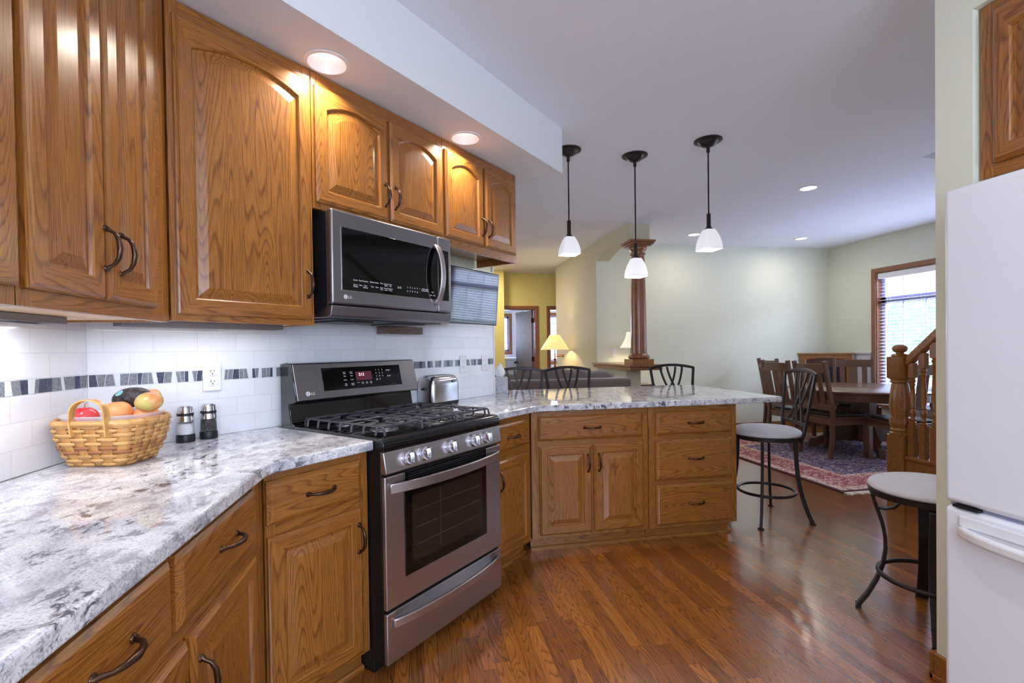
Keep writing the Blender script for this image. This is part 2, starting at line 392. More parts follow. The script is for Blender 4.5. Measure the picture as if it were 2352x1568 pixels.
def text(name, body, size, mat, parent, loc, rot=(PI/2, 0, 0), align='LEFT', extrude=0.0004, spacing=1.0):
    cu = bpy.data.curves.new(name, 'FONT'); cu.body = body; cu.size = size; cu.extrude = extrude; cu.align_x = align; cu.space_character = spacing; cu.space_line = 0.95
    t = bpy.data.objects.new(name, cu); C.objects.link(t)
    dg = bpy.context.evaluated_depsgraph_get(); me = bpy.data.meshes.new_from_object(t.evaluated_get(dg)); me.name = name
    bpy.data.objects.remove(t)
    me.materials.clear(); me.materials.append(M[mat])
    o = bpy.data.objects.new(name, me); C.objects.link(o); o.parent = parent; o.location = loc; o.rotation_euler = rot
    return o
def cut(o, cutters):
    for c in cutters:
        m = o.modifiers.new('cut', 'BOOLEAN'); m.operation = 'DIFFERENCE'; m.object = c; m.solver = 'EXACT'
    dg = bpy.context.evaluated_depsgraph_get(); me = bpy.data.meshes.new_from_object(o.evaluated_get(dg))
    o.modifiers.clear(); o.data = me
    for c in cutters: bpy.data.objects.remove(c)
ANG = {'A': PI/4, 'P': 0.0, 'L': PI/2, 'F': -PI/2}
def rl(run, s, y, z=0.0):          # a run's local point (along the run, into the wall) to world
    a = ANG[run]; return (s*math.cos(a)-y*math.sin(a), s*math.sin(a)+y*math.cos(a), z)
def arc(n, a0, a1, r, c=(0, 0)): return [(c[0]+r*math.cos(a0+(a1-a0)*i/n), c[1]+r*math.sin(a0+(a1-a0)*i/n)) for i in range(n+1)]

# ------------------------------------------------------------------ the setting
struct('floor', MB().box(-2.9, 6.6, -2.3, 11.5, -0.06, 0.0), 'floor')
HX0, HX1, HY0, HY1, CZ = 3.96, 5.2, 0.4, 3.19, 2.74
cb = MB(); cb.box(-2.9, 6.6, -2.3, HY0, CZ, CZ+.1); cb.box(-2.9, HX0, HY0, HY1, CZ, CZ+.1); cb.box(HX1, 6.6, HY0, HY1, CZ, CZ+.1); cb.box(-2.9, 6.6, HY1, 11.5, CZ, CZ+.1)
struct('ceiling', cb, 'ceil')
sh = MB(); sh.box(HX0-.08, HX0, HY0, HY1+.08, CZ+.1, 4.6); sh.box(HX1, HX1+.08, HY0, HY1+.08, CZ+.1, 4.6); sh.box(HX0, HX1, HY1, HY1+.08, CZ+.1, 4.6); sh.box(HX0, HX1, HY0-.08, HY0, CZ+.1, 4.6); sh.box(HX0-.08, HX1+.08, HY0-.08, HY1+.08, 4.6, 4.68)
struct('wall_stairwell', sh, 'shaft')
# left wall and the diagonal range wall (tile faces at X=-1.13 and n=-2.165)
struct('wall_left', MB().box(-1.26, -1.139, -2.2, 1.93, 0, CZ), 'paint')
wa = MB(); wa.prism([rl('A', .555, 2.174)[:2], rl('A', 2.95, 2.174)[:2], rl('A', 2.95, 2.295)[:2], rl('A', .50, 2.295)[:2]], 'z', 0, CZ)
struct('wall_range', wa, 'paint')
struct('wall_living', MB().box(-2.9, -1.25, 1.75, 1.87, 0, CZ), 'paint')
struct('wall_west', MB().box(-3.0, -2.88, 1.75, 4.8, 0, CZ).box(-3.0, -2.88, 7.6, 9.0, 0, CZ).box(-3.0, -2.88, 4.8, 7.6, 0, .6).box(-3.0, -2.88, 4.8, 7.6, 2.4, CZ), 'paint')
# soffit over the wall cabinets, with two holes for the recessed lights
SE = 1.545
so = MB(); so.prism([(-1.139, -2.2), (-.51, -2.2), (-.51, -.51+SE*S2), rl('A', 2.925, SE)[:2], rl('A', 2.925, 2.174)[:2], rl('A', .553, 2.174)[:2]], 'z', 2.44, CZ)
soff = struct('trim_1', so, 'soffit', smooth=0)
CANS_LOW = [(-.349, 2.099), (.276, 2.716)]
cut(soff, [MB().lathe([(.078, -.02), (.078, .09)], (x, y, 2.44), 32).build('cutter', 'white') for x, y in CANS_LOW])
# dining side: far wall, right wall with its window, partition with arch and ledge
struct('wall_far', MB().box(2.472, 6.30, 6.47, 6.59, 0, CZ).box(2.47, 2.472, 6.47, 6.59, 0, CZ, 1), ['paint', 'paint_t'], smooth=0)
WY0, WY1, WZ0, WZ1 = 3.25, 5.68, 0.42, 2.245
wr = MB(); wr.box(6.29, 6.42, WY1, 6.59, 0, CZ); wr.box(6.29, 6.42, -2.2, WY0, 0, CZ); wr.box(6.29, 6.42, WY0, WY1, 0, WZ0); wr.box(6.29, 6.42, WY0, WY1, WZ1, CZ)
struct('wall_right', wr, 'paint')
pw = MB(); pw.box(2.47, 2.66, 6.59, 8.5, 0, CZ); pw.box(2.47, 2.66, 5.50, 6.469, 0, .984)
ap = [(5.42, CZ), (5.42, 2.522), (5.585, 2.522)] + [(5.59+.84*i/20, 2.475+.095*math.sin(PI*(.17+.83*i/20))**.9) for i in range(20)] + [(6.43, 2.475), (6.469, 2.475), (6.469, CZ)]
pw.prism(ap, 'x', 2.47, 2.66); pw.box(2.66, 2.755, 5.42, 5.52, 2.52, CZ)
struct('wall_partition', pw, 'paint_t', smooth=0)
# hall wall with two doorways, the rooms behind it
D1, D2, HY = (1.30, 2.275), (2.57, 3.42), 9.30
hw = MB(); hw.box(-2.9, D1[0], HY, HY+.12, 0, CZ); hw.box(D1[1], D2[0], HY, HY+.12, 0, CZ); hw.box(D2[1], 4.2, HY, HY+.12, 0, CZ)
for d in (D1, D2): hw.box(d[0], d[1], HY, HY+.12, 2.03, CZ)
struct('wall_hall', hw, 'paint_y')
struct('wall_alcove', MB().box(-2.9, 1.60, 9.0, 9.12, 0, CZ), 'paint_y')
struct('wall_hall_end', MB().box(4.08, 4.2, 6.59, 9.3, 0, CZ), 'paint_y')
def holed(y, x0, x1, wx0, wx1, wz0, wz1):
    m = MB(); m.box(x0, wx0, y, y+.12, 0, CZ); m.box(wx1, x1, y, y+.12, 0, CZ); m.box(wx0, wx1, y, y+.12, 0, wz0); m.box(wx0, wx1, y, y+.12, wz1, CZ); return m
struct('wall_wash_room', holed(11.0, .6, 2.43, 1.30, 2.06, 1.20, 2.0), 'paint_w')
struct('wall_back_room', holed(11.0, 2.43, 4.2, 2.62, 3.5, .95, 2.02), 'paint_w')
struct('wall_between', MB().box(2.37, 2.49, HY+.12, 11.0, 0, CZ), 'paint_w')
struct('wall_wash_side', MB().box(.5, .62, HY+.12, 11.12, 0, CZ), 'paint_w')
# refrigerator niche and the kitchen behind the camera
NX = 1.89
nw = MB(); nw.box(NX, 3.4, 1.345, 1.468, 0, CZ); nw.box(NX, 2.75, .30, 1.345, 2.405, CZ); nw.box(2.65, 2.75, .18, 1.345, 0, 2.405); nw.box(NX, 2.75, .18, .30, 0, CZ); nw.box(NX, NX+.1, -2.2, .18, 0, CZ)
struct('wall_niche', nw, 'paint')
bw = MB(); bw.box(-1.26, -.6, -2.0, -1.88, 0, CZ); bw.box(1.7, 2.0, -2.0, -1.88, 0, CZ); bw.box(-.6, 1.7, -2.0, -1.88, 0, 1.05); bw.box(-.6, 1.7, -2.0, -1.88, 2.2, CZ)
struct('wall_kitchen_back', bw, 'paint')
# baseboards
def base(name, x0, x1, y0, y1): struct(name, MB().box(x0, x1, y0, y1, 0, .1).box(x0-.004 if x1-x0 < .03 else x0, x1+.004 if x1-x0 < .03 else x1, y0-.004 if y1-y0 < .03 else y0, y1+.004 if y1-y0 < .03 else y1, 0, .02), 'oak_h', bevel=.003)
base('baseboard_far', 2.67, 5.7, 6.454, 6.469)
base('baseboard_niche', NX-.016, NX-.001, 1.29, 1.468)
base('baseboard_niche_side', NX-.016, 2.6, 1.469, 1.484)
base('baseboard_partition', 2.454, 2.469, 5.5, 8.5)
# door casings, window casings
def casing(name, x0, x1, y, z1, mat='red_v', w=.065, z0=0.0):
    m = MB(); m.box(x0-w, x0, y-.018, y, z0, z1+w, 0); m.box(x1, x1+w, y-.018, y, z0, z1+w, 0); m.box(x0, x1, y-.018, y, z1, z1+w, 1)
    m.box(x0, x0+.012, y, y+.12, z0, z1, 0); m.box(x1-.012, x1, y, y+.12, z0, z1, 0); m.box(x0, x1, y, y+.12, z1-.012, z1, 1)
    return struct(name, m, [mat, 'red_h'], bevel=.003)
casing('trim_2', D1[0], D1[1], HY, 2.03); casing('trim_3', D2[0], D2[1], HY, 2.03)
def window_y(name, x0, x1, y, z0, z1, nx, nz, sash='sash', cas='red_v'):
    m = MB(); w = .07
    m.box(x0-w, x0, y-.018, y, z0-w, z1+w, 0); m.box(x1, x1+w, y-.018, y, z0-w, z1+w, 0); m.box(x0, x1, y-.018, y, z1, z1+w, 0); m.box(x0, x1, y-.03, y, z0-w, z0, 0)
    o = struct(name, m, cas, bevel=.003)
    f = MB(); f.box(x0, x0+.04, y+.03, y+.07, z0, z1); f.box(x1-.04, x1, y+.03, y+.07, z0, z1); f.box(x0, x1, y+.03, y+.07, z0, z0+.04); f.box(x0, x1, y+.03, y+.07, z1-.04, z1)
    for i in range(1, nx): xx = x0+(x1-x0)*i/nx; f.box(xx-.008, xx+.008, y+.04, y+.06, z0, z1)
    for i in range(1, nz): zz = z0+(z1-z0)*i/nz; f.box(x0, x1, y+.04, y+.06, zz-.008, zz+.008)
    f.build('sash', sash, o)
    MB().box(x0+.04, x1-.04, y+.048, y+.052, z0+.04, z1-.04).build('pane', 'pane', o)
    return o
window_y('window_2', 1.30, 2.06, 11.0, 1.20, 2.0, 3, 4); window_y('window_3', 2.62, 3.5, 11.0, .95, 2.02, 4, 6)
# dining window on the right wall: casing, sashes, panes
m = MB(); w = .06
m.box(6.272, 6.29, WY1, WY1+w, WZ0-w, WZ1+w, 0); m.box(6.272, 6.29, WY0-w, WY0, WZ0-w, WZ1+w, 0); m.box(6.272, 6.29, WY0, WY1, WZ1, WZ1+w, 1); m.box(6.255, 6.29, WY0, WY1, WZ0-w, WZ0, 1)
m.box(6.272, 6.29, 4.43, 4.49, WZ0, WZ1, 0)
m.box(6.29, 6.42, WY1-.012, WY1, WZ0, WZ1, 0); m.box(6.29, 6.42, WY0, WY0+.012, WZ0, WZ1, 0); m.box(6.29, 6.42, WY0, WY1, WZ1-.012, WZ1, 1)
w1 = struct('window_1', m, ['red_v', 'red_d'], bevel=.003)
for (a, b) in ((WY0+.012, 4.44), (4.48, WY1-.012)):
    f = MB(); X0, X1 = 6.372, 6.405
    f.box(X0, X1, a, a+.055, WZ0, WZ1-.012); f.box(X0, X1, b-.055, b, WZ0, WZ1-.012); f.box(X0, X1, a, b, WZ0, WZ0+.055); f.box(X0, X1, a, b, WZ1-.067, WZ1-.012); f.box(X0, X1, a, b, 1.83, 1.90)
    for i in (1, 2, 3): yy = a+(b-a)*i/4; f.box(X0+.01, X1-.01, yy-.009, yy+.009, WZ0, WZ1-.012)
    f.build('sash', 'sash', w1); MB().box(6.386, 6.389, a+.05, b-.05, WZ0+.05, WZ1-.06).build('pane', 'pane', w1)
# unseen window behind the camera, added to let the kitchen fill in
m = MB(); w = .07
m.box(-.6-w, -.6, -1.88, -1.862, 1.05-w, 2.2+w); m.box(1.7, 1.7+w, -1.88, -1.862, 1.05-w, 2.2+w); m.box(-.6, 1.7, -1.88, -1.862, 2.2, 2.2+w); m.box(-.6, 1.7, -1.88, -1.862, 1.05-w, 1.05)
w4 = struct('window_4', m, 'oak_h', bevel=.003)
f = MB()
for x in (-.6, .13, .91, 1.64): f.box(x, x+.06, -1.95, -1.91, 1.05, 2.2)
f.box(-.6, 1.7, -1.95, -1.91, 1.05, 1.1); f.box(-.6, 1.7, -1.95, -1.91, 2.15, 2.2); f.build('sash', 'white_m', w4)
# the washroom door, standing open into the room
door = thing('door_1', 'x', 'door', (2.245, 9.425, 0), math.radians(106)); del door['label']; del door['category']; door['kind'] = 'structure'
MB().box(0, .70, -.018, .018, .01, 2.02).build('door_leaf', 'doorg', door, bevel=.002)
k = MB(); k.lathe([(.026, .0), (.026, .006), (.01, .01), (.01, .035), (.026, .045), (.03, .06), (.02, .072), (.001, .074)], (.64, .018, .97), 16, 0, 'y'); k.lathe([(.026, 0), (.026, -.006), (.01, -.01), (.01, -.035), (.026, -.045), (.03, -.06), (.02, -.072), (.001, -.074)], (.64, -.018, .97), 16, 0, 'y'); k.build('door_knob', 'iron', door)
h = MB()
for z in (.25, 1.05, 1.82): h.box(-.012, .006, -.03, .03, z-.045, z+.045)
h.build('hinge', 'iron', door)
# tile backsplash slabs
TL = 2.95
for nm, z0, z1 in (('backsplash_upper', 1.19, 1.835), ('backsplash_lower', .9146, 1.1442)):
    o = MB().box(.5635, TL, 2.165, 2.1735, z0-z0, z1-z0).build(nm, 'tile', bpy.data.objects['wall_range'], (0, 0, z0), PI/4)
    o2 = MB().box(-2.1, 1.925, 1.13, 1.1385, 0, z1-z0).build(nm, 'tile', bpy.data.objects['wall_left'], (0, 0, z0), PI/2)
def mosaic_strip(run, s0, s1, y, par):
    mb = MB(); mb.box(s0, s1, y+.001, y+.0085, 1.1442, 1.19, 3); x = s0+.003; t0 = 0.0; k = 0
    pat = [0, 1, 1, 2, 1, 1, 0, 1, 1, 2, 0, 1, 2, 1, 1, 0, 2, 1, 0]
    while x < s1-.012:
        w = RND.choice((.012, .014, .018, .021, .024)); t1 = RND.choice((0, 0, 0, .006, -.006, .004)); 
        x2 = min(x+w, s1-.003)
        mt = pat[k % len(pat)]; k += 1
        mb.prism([(x-t0/2, 1.146), (x2-t1/2, 1.146), (x2+t1/2, 1.188), (x+t0/2, 1.188)], 'y', y-.0006, y+.002, mt)
        x = x2+.0022; t0 = t1
    mb.build('mosaic_border', ['mo1', 'mo2', 'mo3', 'grout'], par, (0, 0, 0), ANG[run], smooth=0)
mosaic_strip('A', .566, TL, 2.165, bpy.data.objects['wall_range']); mosaic_strip('L', -.6, 1.925, 1.13, bpy.data.objects['wall_left'])
MB().box(TL, TL+.012, 2.160, 2.30, .915, CZ-.002).build('trim_4', 'paint_w', None, (0, 0, 0), PI/4)['kind'] = 'structure'
# garden seen through the dining window
gd = MB()
for i in range(26):
    y = 1.5+i*.32; z = .3+RND.random()*1.5; r = .35+RND.random()*.35
    gd.lathe([(r*math.sin(PI*j/6)+.001, -r*math.cos(PI*j/6)) for j in range(7)], (10.5+RND.random(), y, z), 9)
tag(gd.build('garden_shrubbery', 'leaf', None, smooth=60), 'pale green garden shrubs outside the dining room window', 'shrubs', kind='stuff')

# ------------------------------------------------------------------ kitchen cabinets
def panel_door(parent, name, x0, x1, z0, z1, rise=0.0, fr=.05, flat=False, t=.02, fm=('oak_v', 'oak_h')):
    w, h = x1-x0, z1-z0; N = 14; mb = MB()
    def ring(i, y, rs):
        a, b, c, d = i, w-i, i, h-i-rs
        return [(a, y, c), (b, y, c)] + [(a+(b-a)*(1-k/N), y, d+(rs*(1-(1-2*k/N)**2) if rs else 0)) for k in range(N+1)]
    if flat:
        rings = [ring(0, 0, 0), ring(0, -t+.010, 0), ring(.004, -t+.007, 0), ring(.011, -t+.002, 0), ring(.018, -t, 0)]
        mb.loft(rings, 1)
    else:
        rings = [ring(0, 0, 0), ring(0, -t+.009, 0), ring(.005, -t+.006, 0), ring(.012, -t, 0), ring(fr, -t, rise), ring(fr+.004, -t+.004, rise), ring(fr+.006, -t+.011, rise), ring(fr+.013, -t+.011, rise), ring(fr+.040, -t+.002, rise), ring(fr+.043, -t+.001, rise)]
        n = len(rings[0]); o = 0; mb.v = [p for r in rings for p in r]
        for k in range(len(rings)-1):
            for i in range(n):
                mb.f.append((k*n+i, k*n+(i+1) % n, (k+1)*n+(i+1) % n, (k+1)*n+i))
                mb.mi.append(1 if (k < 5 and i != 1 and i != n-1) else 0)
        mb.f.append(tuple(range(n))); mb.mi.append(0); mb.f.append(tuple((len(rings)-1)*n+i for i in range(n))); mb.mi.append(0)
    return mb.build(name, list(fm), parent, (x0, -.0006, z0), smooth=9)
def pull(parent, x, z, vert, y=-.0205, L=.112):
    prof = [(-.5, 0.0, .0045), (-.47, .003, .0062), (-.42, .009, .0048), (-.36, .021, .0048), (-.22, .030, .0060), (0, .034, .0070), (.22, .030, .0060), (.36, .021, .0048), (.42, .009, .0048), (.47, .003, .0062), (.5, 0.0, .0045)]
    pth = [((0, -o, a*L) if vert else (a*L, -o, 0)) for a, o, r in prof]
    m = MB().tube(pth, [r for a, o, r in prof], 8)
    for s in (-1, 1):
        c = (0, 0, s*.46*L) if vert else (s*.46*L, 0, 0)
        m.lathe([(.009, 0), (.009, -.002), (.005, -.005)], c, 10, 0, 'y')
    return m.build('handle', 'pull', parent, (x, y, z), smooth=60)
def cabinet(name, label, run, s0, s1, yf, z0, z1, depth, fronts, group, poly=None, toe=False, upper=False, endx=0):
    t = thing(name, label, 'cabinet', rl(run, s0, yf), ANG[run], group); w = s1-s0; e = .0008
    b = MB(); rc_ = .0 if upper == 'pale' else .045; zb = z0+.013+rc_ if upper else z0
    if poly: b.prism(poly, 'z', zb, z1, 0)
    else: b.box(e, w-e, .02, depth, zb, z1, 0)
    if upper: b.box(e, .018, .02, depth, z0, zb, 0); b.box(w-.018, w-e, .02, depth, z0, zb, 0)
    b.box(e, .038, 0, .02, z0, z1, 0); b.box(w-.038, w-e, 0, .02, z0, z1, 0); b.box(.038, w-.038, .0004, .02, z0, z1, 1)
    b.build('body', ['oak_v', 'oak_h'], t, smooth=0, bevel=.0012, seg=1)
    if upper: MB().box(.019, w-.019, .021, depth-.002, z0+.006+rc_, z0+.012+rc_).build('underside', 'pale' if upper == 'pale' else 'oak_h', t)
    for fr_ in fronts:
        k, a, c, d, f = fr_[:5]
        if k == 'drawer':
            q = panel_door(t, 'drawer', a-s0, c-s0, d, f, flat=True); pull(q, fr_[5]-a, fr_[6]-d, False)
        else:
            q = panel_door(t, 'door', a-s0, c-s0, d, f, rise=fr_[5]); 
            if fr_[6]: pull(q, fr_[6]-a, fr_[7]-d, True)
    if toe:
        m = MB(); m.box(e, w-e-endx, .055, .07, 0, z0-.001); pr = [(.055, 0), (.036, 0), (.036, .012), (.041, .018), (.055, .02)]
        m.prism(pr, 'x', e, w-e-endx+(.012 if endx else 0)); m.build('toe_kick', 'oak_h', t)
    return t
LOW = 'oak base cabinets under the granite counters'; UPP = 'oak wall cabinets with arched doors'
cabinet('base_cabinet', 'oak base cabinet nearest the camera, left of the two-drawer cabinet under the long counter', 'L', -.30, .52, .497, .09, .8755, .61, [('drawer', -.25, .47, .70, .855, .11, .785), ('door', -.25, .10, .107, .66, 0, .07, .54), ('door', .12, .47, .107, .66, 0, .15, .54)], LOW, toe=True)
cabinet('base_cabinet', 'oak base cabinet with two drawers over two doors, below the fruit basket counter', 'L', .522, 1.659, .497, .09, .8755, .61, [('drawer', .64, 1.05, .70, .855, .857, .785), ('drawer', 1.075, 1.548, .70, .855, 1.33, .785), ('door', .64, 1.112, .107, .662, 0, 1.085, .53), ('door', 1.128, 1.545, .107, .662, 0, 1.155, .545)], LOW, toe=True)
cabinet('base_cabinet', 'oak base cabinet with one drawer and one door, just left of the range', 'A', .8275, 1.237, 1.525, .09, .8755, .62, [('drawer', .830, 1.196, .703, .846, 1.022, .772), ('door', .832, 1.198, .107, .663, 0, 1.178, .552)], LOW, toe=True)
cabinet('base_cabinet', 'narrow oak base cabinet with one drawer and door, squeezed right of the range', 'A', 2.000, 2.490, 1.562, .085, .8755, .58, [('drawer', 2.085, 2.462, .690, .842, 2.283, .760), ('door', 2.085, 2.460, .10, .642, 0, 2.137, .53)], LOW, toe=True)
cabinet('base_cabinet', 'oak peninsula cabinet with one wide drawer over a pair of doors', 'P', .668, 1.439, 2.882, .085, .8755, .605, [('drawer', .712, 1.394, .690, .841, 1.057, .763), ('door', .716, 1.053, .108, .655, 0, 1.026, .542), ('door', 1.067, 1.402, .108, .655, 0, 1.098, .542)], LOW, toe=True)
cabinet('base_cabinet', 'oak peninsula cabinet of three stacked drawers at the free end', 'P', 1.441, 2.075, 2.882, .085, .8755, .605, [('drawer', 1.487, 2.034, .690, .841, 1.767, .763), ('drawer', 1.487, 2.036, .397, .657, 1.767, .532), ('drawer', 1.487, 2.035, .106, .367, 1.767, .240)], LOW, toe=True, endx=.03)
# wall cabinets
cabinet('wall_cabinet', 'oak wall cabinet cut off by the left edge of the picture', 'L', .45, 1.158, .803, 1.362, 2.436, .322, [('door', .50, .82, 1.40, 2.385, .035, .80, 1.53), ('door', .83, 1.150, 1.40, 2.385, .035, .86, 1.53)], UPP, upper='pale')
cabinet('wall_cabinet', 'oak wall cabinet with a pair of doors facing sideways in the left corner', 'L', 1.160, 1.775, .803, 1.362, 2.436, .322, [('door', 1.171, 1.424, 1.40, 2.385, .03, 1.415, 1.531), ('door', 1.432, 1.680, 1.40, 2.385, .03, 1.480, 1.527)], UPP, upper='pale')
inv = lambda p: ((p[0]*math.cos(PI/4)+p[1]*math.sin(PI/4))-.694, (-p[0]*math.sin(PI/4)+p[1]*math.cos(PI/4))-1.825)
cabinet('wall_cabinet', 'tall single-door oak wall cabinet left of the microwave, the widest door', 'A', .694, 1.221, 1.825, 1.368, 2.436, .332, [('door', .712, 1.207, 1.392, 2.386, .042, 1.182, 1.536)], UPP, upper='pale', poly=[(.0008, .02), (.5262, .02), (.5262, .332), (-.118, .332), inv((-1.124, 1.781)), inv((-.806, 1.781))])
cabinet('wall_cabinet', 'oak wall cabinet with two arched doors directly above the microwave', 'A', 1.223, 2.027, 1.825, 1.862, 2.436, .332, [('door', 1.234, 1.624, 1.890, 2.380, .042, 1.601, 2.007), ('door', 1.640, 2.016, 1.890, 2.380, .042, 1.664, 2.007)], UPP, upper=True)
cabinet('wall_cabinet', 'oak wall cabinet at the right end of the row, above the small television', 'A', 2.029, 2.768, 1.825, 1.842, 2.436, .332, [('door', 2.041, 2.387, 1.892, 2.380, .042, 2.366, 2.007), ('door', 2.408, 2.747, 1.892, 2.380, .042, 2.430, 2.007)], UPP, upper=True)
cabinet('wall_cabinet', 'oak cabinet above the white refrigerator, at the right edge', 'F', -1.338, -.31, 1.912, 1.817, 2.403, .60, [('door', -1.292, -.83, 1.86, 2.37, .035, -.86, 1.95), ('door', -.81, -.35, 1.86, 2.37, .035, -.78, 1.95)], UPP, upper=True)
# under-cabinet lights
for lab, run, s, y, z, wd in (('silver under-cabinet light bar below the tall single-door cabinet', 'A', .60, 1.955, 1.3735, .56), ('under-cabinet light bar in the left corner above the fruit basket', 'L', 1.20, .985, 1.3675, .40)):
    t = thing('cabinet_light', lab, 'light', rl(run, s, y, z), ANG[run], 'light bars under the wall cabinets')
    h_ = MB(); h_.box(0, wd, 0, .075, -.004, -.0006)
    for a_ in ((0, wd, 0, .004), (0, wd, .071, .075), (0, .004, .004, .071), (wd-.004, wd, .004, .071)): h_.box(a_[0], a_[1], a_[2], a_[3], -.020, -.0042)
    h_.build('housing', 'dsteel', t, smooth=0)
    ls = MB()
    for k_ in range(10): ls.box(.03+k_*(wd-.07)/10, .03+k_*(wd-.07)/10+.022, .025, .045, -.008, -.0043)
    ls.build('light_strip', 'strip', t)
    d = bpy.data.lights.new('cabinet_glow', 'AREA'); d.shape = 'RECTANGLE'; d.size = wd-.06; d.size_y = .03; d.energy = 1.6 if run == 'L' else .75; d.color = (.93, .95, 1)
    o = bpy.data.objects.new('cabinet_glow', d); C.objects.link(o); o.parent = t; o.location = (wd/2, .0375, -.0205)
# ------------------------------------------------------------------ counters
def rounded(p, r=.05, n=6):
    return p
lc = [(-1.1295, -1.5), (-.465, -1.5), (-.465, 1.590)]
# rounded inner corner between the two front edges
cx, cy = -.465, -.465+1.486*S2
lc += [(-.464, cy-.04), (-.458, cy-.016), (-.448, cy+.004), (-.432, cy+.024)]
lc += [rl('A', 1.2385, 1.486)[:2], rl('A', 1.2385, 2.1645)[:2], (-1.1295, 2.1645*S2-1.1295)]
c1 = MB().prism(lc, 'z', .8763, .914).build('countertop', 'granite', None, smooth=0, bevel=.006, seg=3)
tag(c1, 'speckled grey granite countertop left of the range, under the fruit basket', 'countertop', 'granite countertops')
px, py = 2.835-1.515*S2, 2.835
rc = [rl('A', 1.9965, 1.515)[:2], (px-.045, py-.045), (px-.018, py-.020), (px+.012, py-.004), (px+.05, py), (2.372, 2.835), (2.391, 2.842), (2.40, 2.862), (2.40, 3.955), (2.394, 3.972), (2.375, 3.98), (.63, 3.98), rl('A', 2.964, 2.29)[:2], rl('A', 2.964, 2.1645)[:2], rl('A', 1.9965, 2.1645)[:2]]
c2 = MB().prism(rc, 'z', .8763, .914).build('countertop', 'granite', None, smooth=0, bevel=.006, seg=3)
tag(c2, 'speckled grey granite peninsula counter right of the range, with a bar overhang', 'countertop', 'granite countertops')
bk = MB().box(.70, 2.075, 3.489, 3.505, .0, .8755).build('peninsula_back_panel', 'oak_v', None); tag(bk, 'oak panel closing the back of the peninsula below the bar overhang', 'panel')
# ------------------------------------------------------------------ range
RX, RW = 1.2405, .7535
rg = thing('gas_range', 'stainless steel gas range with five knobs between the oak cabinets', 'range', rl('A', RX, 0), ANG['A'])
b = MB(); b.box(0, RW, 1.452, 2.125, .05, .905); b.box(.0, RW, 1.51, 2.12, .001, .05)
b.build('body', 'bside', rg, bevel=.002)
q = [(1.452, .905), (1.452, .872), (1.432, .874), (1.430, .895), (1.436, .915), (1.450, .925), (2.02, .925), (2.02, .905)]
MB().prism(q, 'x', -.002, RW+.002).build('cooktop', 'black', rg, bevel=.002)
MB().prism([(1.452, .872), (1.434, .871), (1.420, .792), (1.426, .786), (1.452, .786)], 'x', -.001, RW+.001).build('control_panel', 'steel', rg, bevel=.003)
sl = math.atan2(.014, .08)
for x in (.117, .21, .372, .535, .63):
    kb = thing('knob', '', '', (x, 1.4265, .8315), 0); del kb['label']; del kb['category']; kb.parent = rg; kb.rotation_euler = (-sl, 0, 0)
    mm = MB(); mm.lathe([(.029, 0), (.029, -.004), (.0235, -.006), (.0235, -.026), (.021, -.031), (.0, -.032)], (0, 0, 0), 28, 0, 'y')
    for i in range(28): a = 2*PI*i/28; mm.box(.0232*math.cos(a)-.001, .0232*math.cos(a)+.001, -.026, -.008, .0232*math.sin(a)-.001, .0232*math.sin(a)+.001)
    mm.build('dial', 'steel_b', kb)
    MB().box(-.0055, .0055, -.043, -.030, -.022, .022).build('grip', 'steel_b', kb, bevel=.002)
# oven door
od = MB().box(.0, RW, 1.430, 1.450, .262, .776).build('oven_door', 'steel', rg, bevel=.005, seg=3)
g = MB(); g.box(.098, .632, 1.4265, 1.431, .362, .776); g.build('glass_panel', 'bglass', od, bevel=.002)
MB().box(.135, .595, 1.4255, 1.4268, .405, .675).build('window', 'oglass', od)
rk = MB()
for z in (.47, .54, .61): rk.box(.15, .58, 1.4250, 1.4256, z, z+.002)
rk.box(.30, .302, 1.4250, 1.4256, .42, .665)
rk.build('oven_rack', 'dsteel', od)
vt = MB()
for i in range(4): vt.box(.115, .61, 1.422, 1.4268, .735+i*.010, .739+i*.010)
vt.build('vent', 'rubber', od)
def bow(z, x0, x1, out, h, y0):
    P = []
    for i in range(25):
        u = i/24; P.append((x0+(x1-x0)*u, y0-out*(1-(2*u-1)**2)**.75-.004, z))
    m = MB().bar(P, (0, 0, 1), h, .012)
    return m
hm = bow(.728, .022, RW-.015, .046, .040, 1.430)
hm.build('oven_handle', 'steel', od, bevel=.004)
dr = MB().box(.0, RW, 1.430, 1.450, .052, .250).build('warming_drawer', 'steel', rg, bevel=.005, seg=3)
bow(.205, .03, RW-.02, .040, .036, 1.431).build('drawer_handle', 'steel', dr, bevel=.004)
sc_ = MB()
sc_.sheet([[(.04+.67*u/20, 1.4295+.001-0.030*(1-(2*u/20-1)**2)**.75*(0 if k == 0 else k/3.0), .248-.030*k/3.0) for u in range(21)] for k in range(4)])
sc_.build('finger_scoop', 'dsteel', dr)
# back guard
bgp = [(2.125, .905), (2.125, 1.205), (2.075, 1.210), (2.040, 1.205), (2.000, 1.035), (2.020, 1.028), (2.060, 1.020), (2.045, .94), (2.02, .925), (2.02, .905)]
MB().prism(bgp, 'x', .0, RW).build('back_guard', 'black', rg, bevel=.004)
ta = math.atan2(.040, .170)
def onbg(x, u, off=0.0):   # u metres up the tilted panel from its lower edge
    return (x, 2.000+u*math.sin(ta)-off*math.cos(ta), 1.035+u*math.cos(ta)+off*math.sin(ta))
def bgquad(x0, x1, u0, u1, th): 
    m = MB(); vs = [onbg(x, u, o) for o in (-.002, th) for u in (u0, u1) for x in (x0, x1)]
    return m.add(vs, [(0, 2, 3, 1), (4, 5, 7, 6), (0, 1, 5, 4), (2, 6, 7, 3), (0, 4, 6, 2), (1, 3, 7, 5)])
fp = bgquad(.006, RW-.006, .002, .172, .004).build('control_face', 'dsteel', rg, bevel=.003)
